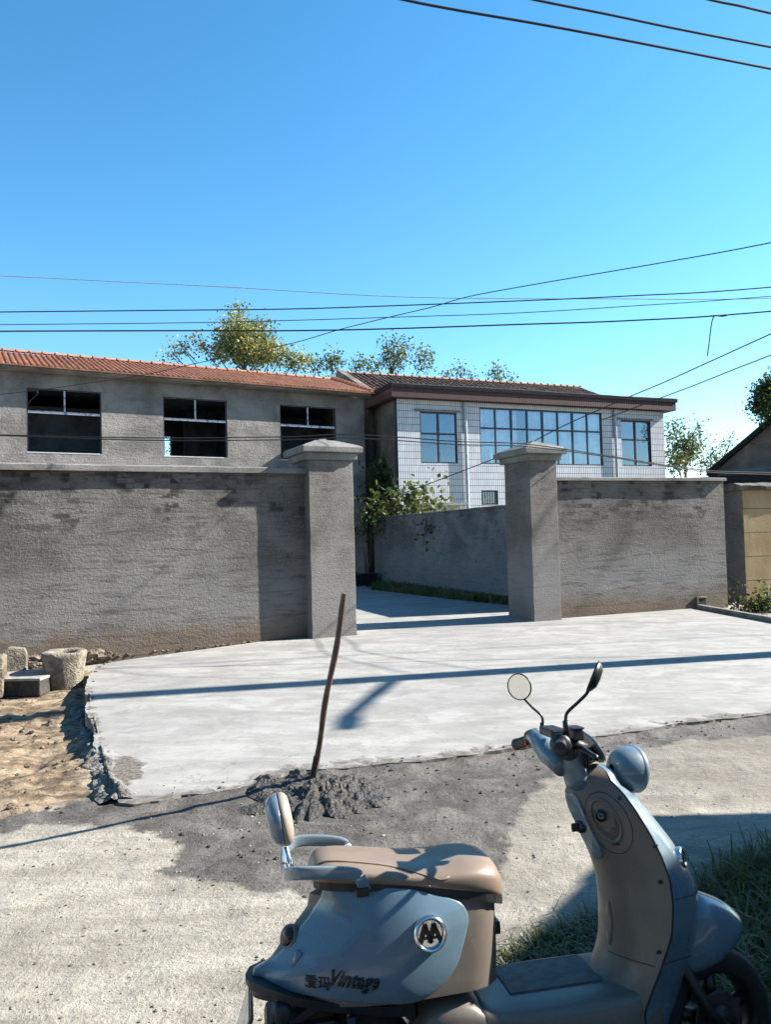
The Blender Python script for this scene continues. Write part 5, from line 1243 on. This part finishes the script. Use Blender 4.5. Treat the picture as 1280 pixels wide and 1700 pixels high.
# pale strip with key lock
mb = MB(); plate_on_shield(mb, [(941,1318),(952,1316),(960,1322),(966,1336),(984,1376),(999,1406),(1002,1418),(998,1425),(990,1424),(982,1412),(968,1384),(955,1355),(946,1336)], .006); ks = mb.build('key_panel', M['greymetal'], sc, smooth=True, auto=40)
p = on_shield(966, 1371)+Vector((-.002, -.002, 0)); mb = MB(); mb.lathe([(.019, -.016), (.019, .008), (.014, .013), (.001, .014)], p, (-1, -.35, .1), 24); kk = mb.build('key_lock', M['blackp'], sc, smooth=True, auto=50)
MB().box((-.022, -.004, -.012), (.0, .004, .012), org=p+Vector((-.012, -.006, 0))).build('key', M['blackp'], kk, bevel=.002)
# glove recess with socket
gl = ell(1012, 1366, 33, 56, R(-30), 36)
P_ = [on_shield(*q) for q in gl]; mb = MB(); mb.tube([q+sh_n(q)*.0005 for q in P_]+[P_[0]], .0009, 6); mb.build('glove_seam', M['seam'], sc, smooth=True)
gl2 = ell(1007, 1362, 21, 42, R(-30), 36); P_ = [on_shield(*q) for q in gl2]; N_ = [sh_n(q) for q in P_]; c0 = sum(P_, Vector())/len(P_)
mb = MB(); mb.rings([[q-n*.004 for q, n in zip(P_, N_)], [q+n*.004 for q, n in zip(P_, N_)], [lerp(c0, q, .93)+n*.006 for q, n in zip(P_, N_)], [lerp(c0, q, .84)+n*.004 for q, n in zip(P_, N_)], [lerp(c0, q, .80)-n*.001 for q, n in zip(P_, N_)]], cap=False); mb.build('glove_rim', M['tan'], sc, smooth=True)
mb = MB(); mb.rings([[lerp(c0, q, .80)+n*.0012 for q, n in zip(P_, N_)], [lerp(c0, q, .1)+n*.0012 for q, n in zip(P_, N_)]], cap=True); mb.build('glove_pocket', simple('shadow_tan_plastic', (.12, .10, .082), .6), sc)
p = on_shield(999, 1353); nn2 = sh_n(p); mb = MB(); mb.lathe([(.0165, .0), (.0165, .009), (.013, .011), (.012, .004), (.001, .004)], p+nn2*.002, nn2, 24); hk_ = mb.build('charge_socket', M['blackp'], sc, smooth=True, auto=50)
mb = MB(); mb.lathe([(.008, .004), (.009, .008), (.006, .009), (.005, .005)], p+nn2*.002, nn2, 16); mb.build('socket_cap', M['greymetal'], hk_, smooth=True)
mb = MB(); plate_on_shield(mb, [(1016,1393),(1028,1393),(1029,1403),(1018,1403)], .0025); mb.build('usb_cover', M['blackp'], sc)
mb = MB(); plate_on_shield(mb, ell(1012, 1532, 5, 37, R(-2), 28), .0022); mb.build('shield_trim', M['tan'], sc, smooth=True, auto=40)
for (u, v) in ((1098, 1464), (1095, 1581)):
    mb = MB(); plate_on_shield(mb, ell(u, v, 4.5, 3.5, 0, 12), .001); mb.build('screw_hole', M['seam'], sc)
q0 = S(1127, 1424, -.10)
yb = -.09; zz_ = q0.z; xo_ = shield_out(yb, zz_); mb = MB(); mb.lathe([(.030, -.006), (.030, .004), (.024, .008), (.018, .003)], (xo_-.004, yb-.01, zz_), Vector((.75, -.6, .2)), 28); mb.build('front_badge', M['chrome'], sc, smooth=True)

def seam_line(pts, name='panel_seam', r=.0011):
    P_ = crom([Vector(p) for p in pts], 5); mb = MB(); mb.tube(P_, r, 5); return mb.build(name, M['seam'], sc, smooth=True)
for v0, v1 in ((1492, 1488), (1600, 1592)):
    za, zb2 = S(1117, v0, -.18).z, S(1150, v1, -.05).z
    seam_line([(shield_out(-k*lsw(lerp(zb2, za, k)), lerp(zb2, za, k))+.0006, -k*lsw(lerp(zb2, za, k)), lerp(zb2, za, k)) for k in np.linspace(.15, .98, 9)])
za = S(1050, 1600, -.12).z
seam_line([(shield_in(-y, za+.02*y)-.0006, -y, za+.02*y) for y in np.linspace(.03, .16, 8)])
for (u, v) in ((1030, 1325), (1088, 1405)):
    mb = MB(); plate_on_shield(mb, ell(u, v, 3, 3, 0, 12), .0012); mb.build('screw', M['blackp'], sc)
# ---- front fender (pillow over the wheel)
fo = [(1130,1500),(1154,1485),(1175,1488),(1205,1499),(1225,1511),(1238,1523),(1242,1534),(1237,1552),(1228,1567),(1214,1581),(1192,1600),(1172,1611),(1154,1617),(1134,1620),(1110,1612),(1100,1560)]
FO = [S(u, v, -.045) for u, v in fo]; fcx = sum(p.x for p in FO)/len(FO); fcz = sum(p.z for p in FO)/len(FO)
FO = [Vector((p.x, 0, p.z)) for p in FO]; FR = []
for i in range(len(FO)):
    for k in range(4):
        t = k/4; q = [FO[(i+j-1) % len(FO)] for j in range(4)]; FR.append(.5*((2*q[1])+(q[2]-q[0])*t+(2*q[0]-5*q[1]+4*q[2]-q[3])*t*t+(3*q[1]-q[0]-3*q[2]+q[3])*t**3))
ca_, sa_ = math.cos(stv), math.sin(stv)
mb = MB(); rs = []
ks_ = [.02, .2, .4, .6, .75, .87, .95, .99, 1.0, .99, .95, .87, .75, .6, .4, .2, .02]
for i, k in enumerate(ks_):
    sgn = -1 if i < 8 else (0 if i == 8 else 1); wv = .088*math.sqrt(max(0, 1-k**3.0))*sgn
    ring = []
    for p in FR:
        x, z = lerp(fcx, p.x, k), lerp(fcz, p.z, k); dx_ = x-fc.x; ring.append(Vector((fc.x+dx_*ca_-wv*sa_, dx_*sa_+wv*ca_, z)))
    rs.append(ring)
mb.rings(rs); mb.build('front_fender', M['blue'], sc, smooth=True)

# ---- headlight bowl
hc_ = S(1047, 1276, -.0); hax = Vector((.94, .16, -.12)).normalized()
mb = MB(); mb.lathe([(.012, -.070), (.032, -.066), (.050, -.052), (.062, -.031), (.0675, -.009), (.0685, .004)], hc_, hax, 40); hl = mb.build('headlight', M['blue'], sc, smooth=True)
mb = MB(); mb.lathe([(.069, .002), (.071, .006), (.0705, .016), (.065, .020)], hc_, hax, 40); mb.build('headlight_rim', M['greymetal'], hl, smooth=True)
mb = MB(); mb.lathe([(.065, .018), (.04, .026), (.001, .030)], hc_, hax, 32); mb.build('headlight_glass', M['mirror'], hl, smooth=True)
mb = MB(); mb.tube([hc_+Vector((-.07, 0, -.05)), hc_+Vector((-.03, 0, -.02))], .02, 10); mb.build('headlight_bracket', M['blackp'], hl)

# ---- steering head and handlebar
def etube(mb, pts, rads, n=24, sy=1.0):
    rs = []; P_ = [Vector(p) for p in pts]
    for i, p in enumerate(P_):
        t = (P_[min(i+1, len(P_)-1)]-P_[max(i-1, 0)]).normalized(); a = t.cross(Vector((0, 1, 0))).normalized(); b_ = a.cross(t)
        rs.append([p+a*rads[i]*math.cos(2*math.pi*k/n)+b_*rads[i]*sy*math.sin(2*math.pi*k/n) for k in range(n)])
    mb.rings(rs)
nb0, nb1, nb2 = S(963, 1303, 0), S(950, 1268, 0), S(942, 1240, -.0)
mb = MB(); etube(mb, [nb0, lerp(nb0, nb1, .5), nb1, nb2, nb2+(nb2-nb1)*.35], [.041, .039, .038, .036, .02], 28, 1.1); neck = mb.build('steering_neck', M['blue'], sc, smooth=True)
mb = MB(); etube(mb, [nb0+Vector((.004, 0, -.012)), nb0+Vector((0, 0, .003))], [.038, .040], 28, 1.1); mb.build('neck_gap', M['seam'], sc)
mb = MB(); etube(mb, [nb0+Vector((.022, 0, -.045)), nb0+Vector((.014, 0, -.024)), nb0+Vector((.006, 0, -.010))], [.046, .047, .043], 28, 1.15); mb.build('head_collar', M['tan'], sc, smooth=True)
# blue cowl sweeping to the far side
f0, f1, f2, f3 = S(936, 1272, -.01), S(912, 1252, .06), S(897, 1232, .12), S(886, 1222, .17)
mb = MB(); etube(mb, [f0, f1, f2, f3, lerp(f2, f3, 1.25)], [.034, .034, .031, .026, .012], 24, 1.0); mb.build('handlebar_cowl', M['blue'], sc, smooth=True)
n0_, n1_ = S(944, 1247, -.02), S(933, 1236, -.14)
mb = MB(); mb.tube([n0_, n1_], [.030, .020], 16); mb.build('bar_joint', M['blackp'], sc, smooth=True)
# grips
def grip(a, b_, r, mat_end):
    d = (b_-a); mb = MB(); prof = [(.001, -.0), (r*.95, .0), (r*1.05, .006), (r, .012)]
    L = d.length
    for k in range(10):
        h = .014+(L-.03)*k/10; prof += [(r*1.0, h), (r*.93, h+.002), (r*.93, h+.005), (r, h+.007)]
    prof += [(r*1.12, L-.012), (r*1.12, L-.003), (r*.7, L), (.001, L)]
    mb.lathe(prof, a, d, 24); return mb.build('grip', M['blackp'], sc, smooth=True, auto=50)
ga, gb_ = S(931, 1236, -.185), S(930, 1244, -.30); grip(ga, gb_, .0170, None)
mb = MB(); mb.lathe([(.012, -.04), (.024, -.035), (.029, -.02), (.030, .0), (.026, .006), (.018, .010)], ga, (gb_-ga), 28); mb.build('throttle_housing', M['blackp'], sc, smooth=True, auto=50)
ha, hb = S(885, 1226, .20), S(857, 1236, .31); grip(ha, hb, .0175, None)
mb = MB(); mb.lathe([(.014, -.045), (.027, -.04), (.030, -.02), (.030, .01), (.022, .018)], ha, (hb-ha), 24); swh = mb.build('switch_housing', M['blackp'], sc, smooth=True, auto=50)
p = S(877, 1233, .19); MB().box((-.011, -.006, -.007), (.011, .006, .007), org=p).build('red_switch', M['redsw'], swh, bevel=.002)
# brake reservoir, levers, cables
p = S(956, 1217, -.11); mb = MB().box((-.017, -.024, -.018), (.016, .024, .012), org=p); bk = mb.build('brake_reservoir', M['blackp'], sc, bevel=.004)
MB().box((-.018, -.026, .013), (.017, .026, .019), org=p).build('reservoir_lid', M['blackp'], bk, bevel=.002)
p2 = S(956, 1236, -.10); mb = MB(); mb.tube([p2+Vector((-.03, 0, 0)), p2, p2+Vector((.03, -.01, -.01))], [.014, .018, .012], 10); mb.build('lever_bracket', M['blackp'], sc, smooth=True)
mb = MB(); mb.tube([S(950, 1240, -.10), S(968, 1243, -.14), S(982, 1252, -.20), S(990, 1258, -.27)], [.009, .0085, .007, .008], 8); mb.build('brake_lever', M['blackp'], sc, smooth=True)
mb = MB(); mb.tube([S(902, 1216, .12), S(896, 1224, .18), S(880, 1222, .28)], [.009, .008, .006], 8); mb.build('brake_lever', M['blackp'], sc, smooth=True)
p = S(920, 1215, .03); mb = MB().box((-.03, -.05, -.012), (.022, .05, .014), org=p); mb.build('dash_display', M['blackp'], sc, bevel=.006)
for (a, b_, c_) in (((958, 1228, -.09), (972, 1262, -.05), (968, 1290, 0)), ((905, 1222, .10), (950, 1262, .06), (966, 1292, .01)), ((950, 1225, -.12), (975, 1250, -.06), (975, 1285, -.01))):
    mb = MB(); mb.tube(crom([S(*a), S(*b_), S(*c_)], 6), .0045, 6); mb.build('control_cable', M['blackp'], sc, smooth=True)
# nose fairing
nc0 = S(980, 1238, -.0); mb = MB(); rs = []; lx = (S(994, 1262, 0)-S(966, 1212, 0)); Ln = lx.length/2; lx.normalize(); nxv = Vector((-lx.z, 0, lx.x)); nxv = nxv if nxv.x > 0 else -nxv
for i in range(9):
    t = -1+2*i/8; k = math.sqrt(max(0, 1-t*t))
    rs.append([nc0+lx*(t*Ln)+Vector((0, y*.085*(.25+.75*k), 0))+nxv*(.012*(1-y*y)*k-.004) for y in np.linspace(-1, 1, 11)])
mb.rings(rs, closed=False, cap=False); mb.build('nose_fairing', M['blue'], sc, smooth=True, solid=.006)
mb = MB(); mb.tube([nb1+Vector((.01, 0, .0)), nc0+lx*Ln*.5], .022, 10); mb.build('nose_bracket', M['blackp'], sc, smooth=True)
# mirrors
def mirror(c, n_, stalk, R_, base):
    n_ = n_.normalized(); mb = MB(); mb.lathe([(.001, -.020), (R_*.55, -.018), (R_*.9, -.009), (R_*1.02, .0), (R_*1.02, .004), (R_*.94, .005)], c, n_, 36); mr_ = mb.build('mirror', M['blackp'], sc, smooth=True)
    mb = MB(); mb.lathe([(.001, .0035), (R_*.94, .0035)], c, n_, 36); mb.build('mirror_glass', M['mirror'], mr_)
    mb = MB(); mb.tube(crom(stalk, 4), .0048, 8); mb.build('mirror_stalk', M['blackp'], mr_, smooth=True)
    mb = MB(); mb.tube(base, .0095, 10); mb.build('stalk_nut', M['blackp'], mr_, smooth=True)
Nw = lambda x, y, z: SI.to_3x3() @ Vector((x, y, z))
mirror(S(863, 1140, .27), Nw(-.58, -.80, .05), [S(871, 1160, .265), S(885, 1175, .25), S(899, 1188, .235), S(901.5, 1200, .23), S(901.5, 1212, .23)], .0445, [S(901.5, 1200, .23), S(901.5, 1214, .23)])
c = S(986, 1123, -.20); up2 = (S(996, 1098, -.20)-S(975, 1149, -.20)).normalized(); vr = SI.to_3x3() @ ray(986, 1123).normalized(); n_ = up2.cross(vr).normalized(); n_ = n_ if n_.x < 0 else -n_
n_ = (n_+vr*.02).normalized()
mirror(c, n_, [S(979, 1142, -.20), S(974, 1152, -.20), S(960, 1166, -.195), S(943, 1182, -.19), S(939.5, 1193, -.185), S(940, 1208, -.185)], .0455, [S(940, 1197, -.185), S(941, 1222, -.18)])

# ---- side stand (leans the scooter on its left side)
gl_ = SI @ Vector((*(SM @ Vector((.42, .27, 0))).to_2d(), -.035))
mb = MB(); mb.tube([(.38, .10, .16), gl_+Vector((0, 0, .012)), gl_+Vector((0, .03, .008))], [.011, .010, .014], 10); mb.build('side_stand', M['blackp'], sc, smooth=True)
